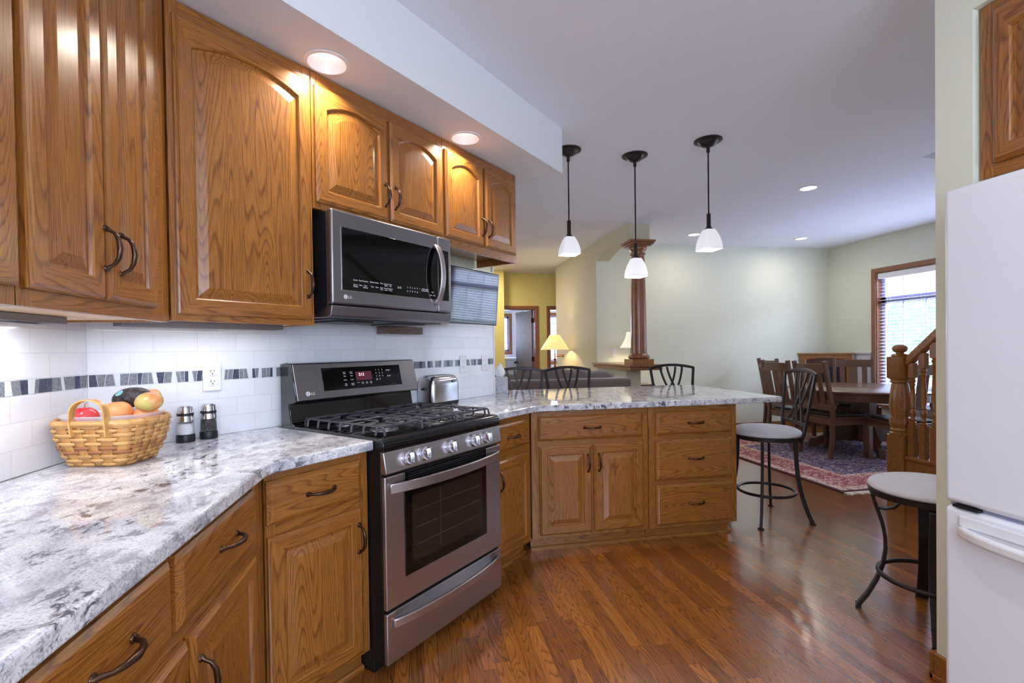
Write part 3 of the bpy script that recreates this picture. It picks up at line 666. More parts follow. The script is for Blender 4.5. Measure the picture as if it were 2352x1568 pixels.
bgquad(.145, .635, .038, .148, .0052).build('display_glass', 'bglass', fp, bevel=.001)
bgquad(.335, .435, .077, .122, .0060).build('clock_window', 'ledbox', fp)
RB = (PI/2-ta, 0, 0)
def bt(nm, body, size, mat, x, u, al='CENTER', off=.0062): return text(nm, body, size, mat, fp, onbg(x, u, off), RB, al, .0002)
bt('clock_digits', '2:12', .020, 'led', .370, .100, 'CENTER', .0068)
for i, ch in enumerate('123456789'): bt('printed_key', ch, .011, 'ink', .465+.021*(i % 3), .122-.0165*(i//3))
bt('printed_key', '0', .011, 'ink', .486, .072); bt('printed_key', 'Clear\nOff', .006, 'ink', .465, .076)
for i, w_ in enumerate(('Conv.\nBake', 'Conv.\nRoast', 'Bake', 'Broil', 'Warm', 'Proof', 'Self\nClean', 'Speed\nRoast')): bt('printed_key', w_, .007, 'ink', .270+.040*(i % 2), .120-.0195*(i//2))
for i, w_ in enumerate(('Timer', 'Cook\nTime', 'Start\nTime', 'Oven\nLight')): bt('printed_key', w_, .0065, 'ink', .345+.026*i, .064)
bt('printed_key', 'START', .010, 'ink', .548, .117); bt('printed_key', 'STOP', .010, 'ink', .548, .086)
def brand(parent, pos, rot, r, mat='ink'):
    m = MB(); n = 20
    ring = lambda rr, z: [(rr*math.cos(2*PI*i/n), rr*math.sin(2*PI*i/n), z) for i in range(n)]
    m.loft([ring(r, 0), ring(r, .0006)])
    o = m.build('brand_disc', mat, parent, pos, smooth=0); o.rotation_euler = rot
    text('brand_face', 'G', r*1.5, 'dsteel', o, (0, -r*.53, .0007), (0, 0, 0), 'CENTER', .0002)
    text('brand_letters', 'LG', r*1.7, mat, o, (r*1.35, -r*.62, .0002), (0, 0, 0), 'LEFT', .0003)
brand(fp, onbg(.060, .032, .0045), RB, .0105)
bt('printed_key', '_________', .008, 'ink', .575, .048)
# burners and grates
for x, y, r in ((.15, 1.60, .048), (.15, 1.86, .036), (.377, 1.73, .042), (.605, 1.60, .044), (.605, 1.86, .036)):
    bn = MB().lathe([(r*1.25, 0), (r*1.2, .004), (r, .006), (r, .014)], (x, y, .925), 24).build('burner', 'dsteel', rg)
    MB().lathe([(r*.85, .0142), (r*.92, .018), (r*.85, .022), (.0, .023)], (x, y, .925), 24).build('burner_cap', 'blackm', bn)
for gi, (a, c) in enumerate(((.018, .262), (.266, .488), (.492, .736))):
    m = MB(); z = .958; y0, y1 = 1.475, 1.985; th = .0055
    bx = lambda p0, p1: m.tube([p0, p1], th, 6)
    def leg(x, y, dx, dy): m.tube([(x-dx*.018, y-dy*.018, .927), (x-dx*.012, y-dy*.012, z-.006), (x, y, z)], th, 6)
    bx((a+.02, y0+.01, z), (c-.02, y0+.01, z)); bx((a+.02, y1-.01, z), (c-.02, y1-.01, z)); bx((a+.02, y0+.01, z), (a+.02, y1-.01, z)); bx((c-.02, y0+.01, z), (c-.02, y1-.01, z))
    for k in range(7):
        y = y0+.03+(y1-y0-.06)*k/6
        for x, d in ((a+.02, -1), (c-.02, 1)): m.tube([(x-d*.05, y, z), (x, y, z), (x+d*.010, y, z-.006), (x+d*.014, y, .927)], th*.9, 6)
    mid = (a+c)/2; ym = (y0+y1)/2
    bx((a+.02, ym, z), (c-.02, ym, z))
    for yc in ((1.60, 1.86) if gi != 1 else (1.73,)):
        for dx, dy in ((1, 0), (-1, 0), (0, 1), (0, -1)):
            e_ = (c-.02-mid) if dx else (ym-y0-.01)/(1 if gi == 1 else 2)
            m.tube([(mid+dx*.022, yc+dy*.022, z+.002), (mid+dx*e_, yc+dy*e_, z)], th, 6)
    bx((mid, y0+.01, z), (mid, y0+.06, z)); bx((mid, y1-.01, z), (mid, y1-.06, z))
    leg(a+.02, y0+.01, 0, 1); leg(c-.02, y0+.01, 0, 1); leg(a+.02, y1-.01, 0, -1); leg(c-.02, y1-.01, 0, -1)
    m.build('burner_grate', 'blackm', rg, smooth=60)
# ------------------------------------------------------------------ over-the-range microwave
MX, MW_ = 1.254, .752
mw = thing('microwave', 'stainless over-the-range microwave below the wall cabinets', 'microwave', rl('A', MX, 0), ANG['A'])
MB().box(.004, MW_-.004, 1.785, 2.150, 1.416, 1.855).build('body', 'rubber', mw, bevel=.004)
mb = MB(); mb.box(.0, .645, 1.748, 1.784, 1.458, 1.858); md = mb.build('door', 'dsteel', mw, bevel=.010, seg=4)
MB().box(.647, MW_, 1.748, 1.784, 1.458, 1.858).build('control_column', 'dsteel', mw, bevel=.010, seg=4)
MB().box(.050, .6445, 1.7462, 1.7484, 1.521, 1.788).build('window', 'bglass', md, bevel=.001)
MB().box(.6475, .728, 1.7462, 1.7484, 1.521, 1.788).build('touch_panel', 'bglass', mw, bevel=.001)
fr_ = MB(); fr_.box(.047, .730, 1.7458, 1.7478, 1.5175, 1.5208); fr_.box(.047, .0498, 1.7458, 1.7478, 1.5175, 1.790); fr_.build('window_trim', 'steel_b', md)
P = [(.628, 1.745-.050*(1-(2*i/20-1)**2)**.7, 1.497+.31*i/20) for i in range(21)]
MB().bar(P, (1, 0, 0), .034, .012).build('handle', 'steel', md, bevel=.004)
MB().prism([(1.752, 1.453), (1.786, 1.453), (1.90, 1.405), (1.79, 1.402), (1.760, 1.410)], 'x', .0, MW_).build('vent_lip', 'dsteel', mw, bevel=.003)
vm = MB(); vm.box(.03, .72, 1.80, 2.10, 1.398, 1.415); vm.box(.10, .30, 1.85, 2.05, 1.392, 1.399); vm.box(.45, .65, 1.85, 2.05, 1.392, 1.399); vm.build('grease_filter', 'rubber', mw, bevel=.002)
yT = 1.7460
mt = lambda b_, s_, x, z, m_='ink', al='CENTER': text('printed_key', b_, s_, m_, mw, (x, yT, z), (PI/2, 0, 0), al, .0002)
for r_, row in enumerate((('Sensor', 'Cook', 'Popcorn', 'Defrost', 'Soften', 'Melt', 'Custom\nCook', 'Timer\nOn'), ('Sensor\nReheat', 'Auto', 'Time\nDefrost', 'Stop', 'Start', 'Cook\nTime', 'Power\nLevel', 'Kitchen\nTimer'))):
    for i, w_ in enumerate(row): mt(w_, .0085, .118+.0265*i+(.012 if i > 2 else 0), 1.566-.020*r_)
mt('2:12', .014, .372, 1.556, 'mwled')
for r_, row in enumerate(('12345', '67890')):
    for i, ch in enumerate(row): mt(ch, .011, .425+.0165*i, 1.563-.018*r_)
mt('+', .011, .508, 1.563); mt('-', .011, .508, 1.545); mt('STOP\nCLEAR', .0085, .532, 1.565); mt('START\nENTER', .0085, .558, 1.565); mt('Light', .008, .60, 1.556); mt('Vent   Lamp', .008, .60, 1.540)
brand(mw, (.066, 1.7476, 1.492), (PI/2, 0, 0), .0095)
# ------------------------------------------------------------------ television under the wall cabinet
tv = thing('television', 'small flat television hung under the right wall cabinet, reflecting a window', 'television', rl('A', 2.10, 1.93, 1.418), ANG['A']); tv.rotation_euler = (math.radians(4.5), 0, ANG['A'])
MB().box(0, .575, 0, .045, 0, .345).build('housing', 'black', tv, bevel=.006)
MB().box(.018, .557, -.0015, .0005, .030, .327).build('screen', 'screen', tv)
MB().box(.22, .36, .045, .22, .12, .22).build('wall_arm', 'rubber', tv)
wb_ = MB().box(1.83, 2.115, 2.075, 2.155, 1.352, 1.395).build('wooden_rail', 'dark_h', None, (0, 0, 0), PI/4, bevel=.003); tag(wb_, 'short dark wooden rail fixed to the tile behind the microwave', 'rail')
# ------------------------------------------------------------------ outlets
def outlet(run, s, y, z, label, parent=None):
    t = thing('wall_outlet', label, 'outlet', rl(run, s, y, z), ANG[run], 'outlets on the tile wall')
    MB().box(-.036, .036, -.006, -.0006, -.058, .058).build('cover_plate', 'white', t, bevel=.003)
    for dz in (-.021, .021):
        r = MB().lathe([(.0165, -.006), (.0165, -.0085), (.0, -.0086)], (0, 0, dz), 20, 0, 'y').build('receptacle', 'white_m', t)
        s_ = MB(); s_.box(-.0075, -.0055, -.0092, -.0085, dz-.001, dz+.008); s_.box(.0055, .0075, -.0092, -.0085, dz, dz+.007); s_.lathe([(.0026, -.0085), (.0026, -.0092)], (0, 0, dz-.008), 8, 0, 'y'); s_.build('slot', 'rubber', r)
    return t
outlet('A', .966, 2.1645, 1.160, 'white double outlet on the tile, between basket and range')
outlet('A', 2.590, 2.1645, 1.157, 'white double outlet above the toaster, left of two')
outlet('A', 2.838, 2.1645, 1.160, 'white double outlet at the far right end of the tile')

# ------------------------------------------------------------------ things on the counters
BR = math.radians(-10.5)
bk_ = thing('fruit_basket', 'woven splint basket with bent handle holding fruit in the counter corner', 'basket', (-.968, 1.772, .9145), BR)
def bsec(h, off=0.0, n=80):      # basket outline at height 0..1: square foot to oval rim
    e = 8.0-5.5*min(1, h)**1.3; ax = .084+(.143-.084)*h**.8+off; ay = .070+(.114-.070)*h**.8+off; z = .143*h
    P = []
    for i in range(n):
        t = 2*PI*i/n; c, s = math.cos(t), math.sin(t); r = (abs(c)**e+abs(s)**e)**(-1/e)
        P.append((ax*c*r, ay*s*r, z))
    return P
MB().loft([bsec(0, -.006), bsec(.3, -.004), bsec(.6, -.004), bsec(1, -.004)], 0, True, False).build('inner_wall', 'splint_v', bk_, smooth=60)
stk = MB()
for k in range(20):
    i0 = 4*k
    R_ = []
    for j in range(13):
        a = bsec(j/12, .0012); R_.append([a[(i0+d_) % 80] for d_ in range(4)])
    stk.sheet(R_)
stk.build('stake', 'splint_v', bk_, solid=.0015)
for nm, mat, rows in (('woven_splint', 'splint', (0, 1, 2, 5, 6, 7, 8, 9)), ('brown_splint', 'splint_b', (3, 4))):
    m = MB()
    for j in rows:
        lo, hi = [], []
        for i in range(80):
            o = .0032*math.cos(PI*(i-1.5)/4+PI*j)
            lo.append(bsec((j+.08)/10.6, .0012+o)[i]); hi.append(bsec((j+.90)/10.6, .0012+o)[i])
        m.sheet([lo+lo[:1], hi+hi[:1]])
    m.build(nm, mat, bk_, solid=.0018, smooth=60)
m = MB(); r0 = bsec(.90, .006); r1 = bsec(1.0, .006); m.sheet([r0+r0[:1], r1+r1[:1]]); m.sheet([[(p[0], p[1], p[2]) for p in bsec(.985, -.002)+bsec(.985, -.002)[:1]], [(p[0], p[1], p[2]+.002) for p in bsec(1, .006)+bsec(1, .006)[:1]]])
m.build('rim', 'splint', bk_, solid=.004, smooth=60)
for sy, x in ((-1, .018),):
    P = [(x-.052, sy*.108, .100), (x-.052, sy*.113, .145)] + [(x-.052*math.cos(PI*i/14), sy*.113, .160+.050*math.sin(PI*i/14)**.8) for i in range(15)] + [(x+.052, sy*.113, .145), (x+.052, sy*.108, .100)]
    MB().bar(P, (0, 1, 0), .022, .004).build('handle', 'splint', bk_, smooth=50)
ln = MB(); ln.loft([bsec(.05, -.012), bsec(.5, -.010), [(p[0], p[1], .148) for p in bsec(1, -.012)], [(p[0]*1.03, p[1]*1.03, .156) for p in bsec(1, -.008)]], 0, True, False)
tag(ln.build('plastic_liner', 'liner', None, (-.968, 1.772, .9165), BR, smooth=60, solid=.0012), 'clear plastic liner set inside the fruit basket', 'liner')
def fruit_obj(nm, label, mat, loc, rx, ry, rz_, rot=0.0, tilt=0.0, dimple=.12, pear=0.0, group='fruit in the basket', cat=None):
    m = MB(); pr = []
    for j in range(17):
        a = PI*j/16; z = -math.cos(a); r = math.sin(a)
        if dimple: z = z*(1-dimple*math.exp(-(r/.28)**2))
        r *= 1-pear*(z+1)*.5
        pr.append((max(r, .002), z))
    m.lathe(pr, (0, 0, 0), 28); m.v = [(x*rx, y*ry, z*rz_) for x, y, z in m.v]
    o = m.build(nm, mat, None, loc, rot, smooth=80); o.rotation_euler = (0, tilt, rot)
    return tag(o, label, cat or nm, group)
av = fruit_obj('avocado', 'dark bumpy avocado with a teal sticker on top of the fruit pile', 'avocado', (-.957, 1.854, 1.113), .038, .038, .060, BR+.1, math.radians(78), 0, .22)
s_ = MB(); rows = []
for a_ in range(7):
    rr = []
    for b_ in range(24):
        t_ = 2*PI*b_/24; u_, v_ = .0135*a_/6*math.cos(t_), .0115*a_/6*math.sin(t_); zz = -.020+u_; ph = -2.30+v_/.034
        r_ = .038*math.sqrt(1-(zz/.06)**2)*(1-.22*(zz/.06+1)*.5)+.0007; rr.append((r_*math.cos(ph), r_*math.sin(ph), zz))
    rows.append(rr+rr[:1])
s_.sheet(rows[1:]); s_.add([rows[1][k_] for k_ in range(24)], [tuple(range(24))]); s_.build('sticker', 'label', av)
fruit_obj('orange', 'orange in the middle of the fruit basket, below the avocado', 'orange', (-.962, 1.785, 1.070), .040, .040, .038, .3)
fruit_obj('orange', 'orange squeezed between the mango and the avocado', 'orange', (-.887, 1.800, 1.056), .036, .036, .035, 1.1)
ap_ = fruit_obj('apple', 'bright red apple showing through the basket handle', 'redapple', (-1.026, 1.732, 1.064), .037, .037, .034, .4)
MB().tube([(0, 0, .028), (.002, 0, .040), (.006, 0, .046)], .0016, 6).build('stem', 'splint_b', ap_)
fruit_obj('mango', 'red and yellow mango at the right end of the fruit basket', 'mango', (-.862, 1.766, 1.104), .033, .033, .043, BR, math.radians(82), 0, .1)
fruit_obj('apple', 'brownish apple half hidden behind the avocado', 'mango', (-.932, 1.920, 1.106), .033, .033, .031, 2.0)
def mill(label, s, y, fill, fm):
    t = thing('spice_grinder', label, 'grinder', rl('A', s, y, .9145), ANG['A'], 'salt and pepper grinders')
    MB().lathe([(.031, 0), (.0325, .004), (.0315, .026), (.030, .030)], n=32).build('base', 'rubber', t, smooth=40)
    MB().lathe([(.0300, .0302), (.0275, .080)], n=32, caps=False).build('jar', 'acrylic', t, solid=.001)
    MB().lathe([(.0285, .031), (.0268, fill)], n=32).build('filling', fm, t)
    MB().lathe([(.0295, .0802), (.0285, .098), (.0275, .102)], n=32).build('collar', 'steel_b', t)
    MB().lathe([(.0285, .1022), (.0285, .112)], n=32).build('band', 'rubber', t)
    MB().lathe([(.0272, .1122), (.0255, .132), (.0245, .136), (.018, .1365), (.018, .139), (.0, .139)], n=32).build('cap', 'steel_b', t)
mill('clear and steel salt grinder with white salt, nearer the basket', .846, 2.117, .072, 'salt')
mill('clear and steel pepper grinder with black peppercorns', .932, 2.122, .078, 'pepper')
# toaster
to = thing('toaster', 'brushed steel two-slice toaster behind the right side of the range', 'toaster', rl('A', 2.128, 2.012, .9145), ANG['A'])
def rsec(w, d, z, r=.035, ins=0):
    P = []
    for cx_, cy_, a0 in ((w-r, r, -PI/2), (w-r, d-r, 0), (r, d-r, PI/2), (r, r, PI)):
        for i in range(6): a = a0+PI/2*i/5; P.append((cx_+(r-ins)*math.cos(a), cy_+(r-ins)*math.sin(a), z))
    return P
W_, D_ = .252, .145
MB().loft([rsec(W_, D_, .006, .03), rsec(W_, D_, .026, .03)]).build('base', 'rubber', to, bevel=.003)
for i, (x, y) in enumerate(((.02, .02), (.23, .02), (.02, .12), (.23, .12))): MB().lathe([(.010, 0), (.012, .006)], (x, y, 0), 12).build('foot', 'rubber', to)
MB().loft([rsec(W_, D_, .0262, .03), rsec(W_, D_, .125, .03), rsec(W_, D_, .155, .034, .004), rsec(W_, D_, .175, .038, .014), rsec(W_, D_, .186, .045, .030)]).build('shell', 'steel_b', to, smooth=60)
sm = MB()
for y in (.045, .085): sm.box(.035, .215, y, y+.020, .1855, .1868)
sm.build('slot', 'rubber', to)
MB().box(-.012, .001, .06, .09, .10, .115).build('lever', 'rubber', to, bevel=.003)
lg = MB().loft([[((.186)+.014*math.cos(2*PI*i/24), -.0004, .150+.0085*math.sin(2*PI*i/24)) for i in range(24)], [((.186)+.014*math.cos(2*PI*i/24), -.0016, .150+.0085*math.sin(2*PI*i/24)) for i in range(24)]]).build('badge', 'bglass', to)
text('badge_letters', 'Oster', .0085, 'ink', lg, (.186, -.0017, .1475), (PI/2, 0, 0), 'CENTER', .0002)
# tissue box
tb = thing('tissue_box', 'grey swirl-patterned tissue box at the far corner of the peninsula counter', 'tissue box', (.632, 3.770, .9145), math.radians(-8))
MB().box(-.056, .056, -.056, .056, 0, .122).build('box', 'swirl', tb, bevel=.002)
m = MB(); rows = []
for i in range(8):
    u = i/7; z = .1215+.115*u; wd = .016+.030*math.sin(PI*min(1, u*1.15))*(1-.35*u); rows.append([(-.008+wd*(v-.5)*2+.010*u, .010*math.sin(v*6+u*3), z-.016*u*v) for v in [k/6 for k in range(7)]])
m.sheet(rows); m.sheet([[(.012, .012, .1215), (.022, .015, .1215)], [(.020, .016, .150), (.034, .014, .140)], [(.030, .018, .165), (.036, .018, .163)]])
m.build('tissue', 'tissue', tb, solid=.0006, smooth=60)
# ------------------------------------------------------------------ lights
def recessed(label, x, y, z, deep, power, spread=2.4):
    t = thing('recessed_light', label, 'ceiling light', (x, y, z), 0, 'recessed ceiling lights')
    if deep:
        MB().lathe([(.090, -.0005), (.090, -.004), (.076, -.006), (.074, -.002), (.052, .070), (.054, .072), (.077, -.0005)], n=48, caps=False).build('trim_ring', 'white_m', t, smooth=40)
        MB().lathe([(.0535, .066), (.0535, .0665), (.0, .0668)], n=32).build('lens', 'lens', t); zl = -.008
    else:
        MB().lathe([(.090, -.0005), (.088, -.006), (.070, -.008), (.068, -.003), (.068, -.0005)], n=40, caps=False).build('trim_ring', 'white_m', t, smooth=40)
        MB().lathe([(.067, -.0006), (.066, -.0035), (.0, -.0045)], n=32).build('lens', 'lens', t); zl = -.012
    d = bpy.data.lights.new('can_glow', 'AREA'); d.shape = 'DISK'; d.size = .09; d.energy = power; d.color = (1.0, .90, .76); d.spread = spread
    o = bpy.data.objects.new('can_glow', d); C.objects.link(o); o.parent = t; o.location = (0, 0, zl)
recessed('lit recessed light in the soffit above the tall single-door cabinet', CANS_LOW[0][0], CANS_LOW[0][1], 2.44, True, 5)
recessed('lit recessed light in the soffit above the cabinet over the microwave', CANS_LOW[1][0], CANS_LOW[1][1], 2.44, True, 5)
recessed('lit recessed ceiling light right of the pendants, nearest of three in the dining area', 3.640, 3.969, CZ, False, 4, 3.0)
recessed('lit recessed ceiling light in the far right corner above the dining table', 5.253, 5.863, CZ, False, 4, 3.0)
recessed('lit recessed ceiling light partly behind the right pendant shade', 3.607, 5.849, CZ, False, 4, 3.0)
for x, y in ((.75, .6), (.75, -.9)): area_light('kitchen_ceiling_fill', (x, y, CZ-.01), (0, 0, 0), .12, .12, 5, (1.0, .92, .80))  # unseen ceiling fill added behind the camera, without fixtures
def pendant(label, x, y, zc, zs, zb):   # top of cup, top of shade, bottom of shade
    t = thing('pendant_light', label, 'pendant light', (x, y, 0), 0, 'pendant lights over the peninsula')
    MB().lathe([(.098, CZ-.0008), (.098, CZ-.006), (.088, CZ-.010), (.070, CZ-.010), (.066, CZ-.016), (.055, CZ-.032), (.030, CZ-.045), (.012, CZ-.048), (.012, CZ-.085), (.007, CZ-.088)], n=40).build('canopy', 'iron', t, smooth=45)
    MB().lathe([(.0055, zc), (.0055, CZ-.085)], n=12).build('rod', 'iron', t)
    MB().lathe([(.012, zc+.004), (.0145, zc), (.0145, zs+.030), (.019, zs+.016), (.034, zs)], n=24).build('cup', 'iron', t, smooth=40)
    R_ = []
    for i in range(11):
        u = i/10; h = .033+(.068-.033)*(1-(1-u)**2.0); 
        ring = []
        for cx_, cy_, a0 in ((h, -h, -PI/2), (h, h, 0), (-h, h, PI/2), (-h, -h, PI)):
            rr = .009
            for k in range(4): a = a0+PI/2*k/3; ring.append((cx_-math.copysign(rr, cx_)+rr*math.cos(a), cy_-math.copysign(rr, cy_)+rr*math.sin(a), zs+(zb-zs)*u))
        R_.append(ring)
    MB().loft(R_, 0, True, False).build('shade', 'shade', t, smooth=50, solid=.003)
    d = bpy.data.lights.new('pendant_glow', 'POINT'); d.energy = 2.5; d.color = (1.0, .93, .82); d.shadow_soft_size = .04
    o = bpy.data.objects.new('pendant_glow', d); C.objects.link(o); o.parent = t; o.location = (0, 0, zb-.02)
pendant('left pendant light, its canopy half hidden by the soffit corner', 1.123, 3.490, 2.209, 2.088, 1.958)
pendant('middle pendant light, hanging lowest in front of the wooden column', 1.667, 3.510, 2.059, 1.944, 1.802)
pendant('right pendant light, the nearest one over the free end of the counter', 2.073, 3.170, 2.210, 2.097, 1.953)
# ------------------------------------------------------------------ bar stools
def stool_back(label, loc, rz, group, la=0.0):
    t = thing('bar_stool', label, 'bar stool', loc, rz, group)      # local +y = the back
    R0 = .230
    MB().lathe([(R0-.012, .585), (R0, .588), (R0, .612), (R0-.006, .615)], n=48).build('seat_ring', 'iron', t)
    MB().lathe([(R0-.004, .616), (R0+.002, .628), (R0-.006, .645), (R0-.035, .660), (R0-.10, .668), (.0, .672)], n=48).build('seat', 'seat', t, smooth=70)
    MB().lathe([(.10, .575), (.10, .5845)], n=24).build('swivel_plate', 'iron', t)
    for k, a in enumerate((PI/4+la, 3*PI/4+la, 5*PI/4+la, 7*PI/4+la)):
        P = [((.190+.100*(j/10)**2.6)*math.cos(a), (.190+.100*(j/10)**2.6)*math.sin(a), .583-.575*j/10) for j in range(11)]
        g = MB().bar(P, (-math.sin(a), math.cos(a), 0), .018, .028).build('leg', 'iron', t, bevel=.003)
        MB().lathe([(.022, 0), (.023, .004), (.015, .012)], (.290*math.cos(a), .290*math.sin(a), 0), 16).build('foot', 'iron', g)
    MB().tube([(.190*math.cos(2*PI*i/48), .190*math.sin(2*PI*i/48), .20) for i in range(49)], .011, 8).build('foot_ring', 'iron', t, smooth=60)
    ys = lambda z: .180+.055*(z-.60)/.45
    for s in (-1, 1): MB().bar([(s*(.165+.06*(z-.56)/.49), ys(z)+(.0 if z > .6 else -.012), z) for z in (.575, .65, .75, .85, .95, 1.05)], (1, 0, 0), .024, .016).build('back_post', 'iron', t, bevel=.003)
    arcx = [-.236+.472*i/16 for i in range(17)]
    MB().bar([(x, ys(1.06)+.028*(1-(x/.236)**2), 1.045+.032*(1-(x/.236)**2)) for x in arcx], (0, 0, 1), .026, .018).build('top_rail', 'iron', t, bevel=.004)
    MB().bar([(x, ys(.70)+.010*(1-(x/.18)**2), .70) for x in [-.180+.36*i/10 for i in range(11)]], (0, 0, 1), .024, .014).build('lower_rail', 'iron', t, bevel=.003)
    for a, b in ((-.110, .030), (-.037, .110), (.050, -.110), (.120, -.030)):
        P = []
        for j in range(13):
            u = j/12; z = 1.060-.355*u; x = a+(b-a)*u**1.5; P.append((x, ys(z)+.022*(1-u)+.009, z))
        MB().bar(P, (0, 1, 0), .010, .020).build('back_slat', 'iron', t, bevel=.002)
    return t
G_ST = 'metal bar stools with woven backs at the peninsula'
st = stool_back('bar stool with grey seat standing at the free end of the peninsula', (2.487, 3.120, 0), -PI/2-.30, G_ST, .30)
dup(st, (.905, 4.170, 0), math.radians(-2), 'bar stool back behind the counter, leftmost, next to the tissue box')
dup(st, (1.405, 4.150, 0), math.radians(6), 'bar stool back behind the counter, in front of the floor lamp and sofa')
dup(st, (2.448, 4.165, 0), math.radians(-3), 'bar stool back behind the counter, right of the wooden column')
def stool_round(label, loc, rz):
    t = thing('bar_stool', label, 'bar stool', loc, rz)
    R0 = .226
    MB().lathe([(R0-.010, .565), (R0-.004, .567), (R0, .59), (R0-.006, .594)], n=56).build('seat_ring', 'iron', t)
    MB().lathe([(R0-.004, .595), (R0+.003, .606), (R0-.006, .620), (R0-.035, .633), (R0-.10, .641), (.0, .645)], n=56).build('seat', 'seat', t, smooth=70)
    MB().lathe([(.09, .545), (.09, .5645)], n=24).build('swivel_plate', 'iron', t)
    for k, a in enumerate((PI/4, 3*PI/4, 5*PI/4, 7*PI/4)):
        rr = [(.205, .545), (.202, .525), (.188, .48), (.170, .42), (.160, .36), (.158, .30), (.168, .23), (.192, .15), (.228, .07), (.262, .012)]
        g = MB().bar([(r*math.cos(a), r*math.sin(a), z) for r, z in rr], (-math.sin(a), math.cos(a), 0), .046, .014).build('leg', 'iron', t, bevel=.003)
        MB().tube([(.205*math.cos(a)+.023*math.sin(a)*q_, .205*math.sin(a)-.023*math.cos(a)*q_, .548) for q_ in (-1, 1)], .010, 10).build('scroll', 'iron', g)
        MB().bar([(r*math.cos(a), r*math.sin(a), z) for r, z in ((.190, .490), (.160, .487), (.125, .500), (.095, .535), (.085, .560))], (-math.sin(a), math.cos(a), 0), .030, .010).build('bracket', 'iron', g, bevel=.002)
        MB().box(-.011, .013, -.025, .025, 0, .012).build('foot', 'rubber', g, (.262*math.cos(a), .262*math.sin(a), 0), a)
    MB().tube([(.186*math.cos(2*PI*i/56), .186*math.sin(2*PI*i/56), .20) for i in range(57)], .011, 8).build('foot_ring', 'iron', t, smooth=60)
    return t
stool_round('round grey stool in the right foreground, half hidden by the wall end', (2.245, 1.772, 0), 0.0)
# ------------------------------------------------------------------ living area
LX = (2.385, 2.845, 5.215, 6.468)
lx0, lx1, ly0, ly1 = LX
lb = thing('ledge', 'oak ledge capping the half wall under the wooden column', 'ledge', (2.565, 5.5, 1.0))
def lstep(x0, x1, y0, z0, z1, nm, mt_): MB().prism([(x0-2.565, ly1-5.5), (x0-2.565, y0+.08-5.5), (x0+.08-2.565, y0-5.5), (x1-2.565, y0-5.5), (x1-2.565, ly1-5.5)][0:0] or [(x0-2.565, ly1-5.5-.002), (x0-2.565, y0-5.5), (x1-2.565, y0-5.5), (x1-2.565, ly1-5.5-.002)], 'z', z0, z1).build(nm, mt_, lb, bevel=.004)
lstep(2.385, 2.845, 5.215, .028, .052, 'ledge_top', 'red_d'); lstep(2.41, 2.815, 5.25, -.015, .0275, 'ledge_moulding', 'red_d')
co = thing('wooden_column', 'round reddish oak column standing on the ledge', 'column', (2.600, 5.420, 1.0525), 0, kind='thing')
MB().box(-.135, .135, -.120, .120, 0, .062).build('plinth', 'oak_h', co, bevel=.003)
MB().lathe([(.108, .0625), (.124, .075), (.127, .090), (.122, .105), (.108, .116), (.104, .118), (.100, .130)], n=40).build('base_torus', 'red_v', co, smooth=50)
MB().lathe([(.094, .130), (.092, .5), (.085, 1.0), (.078, 1.305)], n=40).build('shaft', 'red_v', co, smooth=50)
MB().lathe([(.078, 1.3052), (.092, 1.310), (.094, 1.320), (.080, 1.326), (.082, 1.345), (.098, 1.360), (.108, 1.380), (.104, 1.398)], n=40).build('capital', 'red_v', co, smooth=50)
m = MB(); m.box(-.118, .118, -.118, .118, 1.3985, 1.415); m.box(-.140, .140, -.140, .140, 1.4155, 1.438); m.box(-.155, .155, -.155, .155, 1.4385, 1.4660); m.build('abacus', 'red_h', co, bevel=.004)
# sofa seen from behind
sf = thing('sofa', 'brown suede sofa with its back to the kitchen counter', 'sofa', (1.30, 4.92, 0))
MB().box(-.98, .98, 0, .26, .06, .925).build('back_frame', 'sofa', sf, bevel=.03, seg=4)
MB().box(-.98, .98, .262, .93, .06, .30).build('base', 'sofa', sf, bevel=.02)
for s in (-1, 1): MB().box(s*.87-.11, s*.87+.11, .264, .93, .302, .66).build('arm', 'sofa', sf, bevel=.06, seg=4)
for i in range(2):
    x0 = -.74+.75*i; m = MB().box(x0, x0+.735, .30, .90, .305, .47); m.build('seat_cushion', 'sofa', sf, bevel=.05, seg=4)
for x, y in ((-.9, .06), (.9, .06), (-.9, .86), (.9, .86)): MB().box(x-.03, x+.03, y-.03, y+.03, 0, .06).build('foot', 'dark_v', sf)
def pillow(x, w, h, z, d=.22, rot=0.0, y=.22):
    m = MB(); rows = []; n = 14
    for sgn in (1, -1):
        rr = []
        for i in range(n+1):
            for_row = []
            for j in range(n+1):
                u, v = 2*i/n-1, 2*j/n-1
                b = (max(0, 1-abs(u)**3.2)*max(0, 1-abs(v)**3.2))**.5
                for_row.append((u*w/2*(1-.05*abs(v)), sgn*d/2*b, v*h/2*(1-.06*abs(u))+.012*math.sin(u*5+x*9)))
            rr.append(for_row)
        m.sheet(rr)
    o = m.build('back_cushion', 'sofa', sf, (x, y, z), 0, smooth=80); o.rotation_euler = (math.radians(-9), rot, 0); return o
pillow(-.58, .80, .46, .775); pillow(.17, .70, .48, .800, .26); pillow(.62, .52, .44, .790, .28, .10, .24)
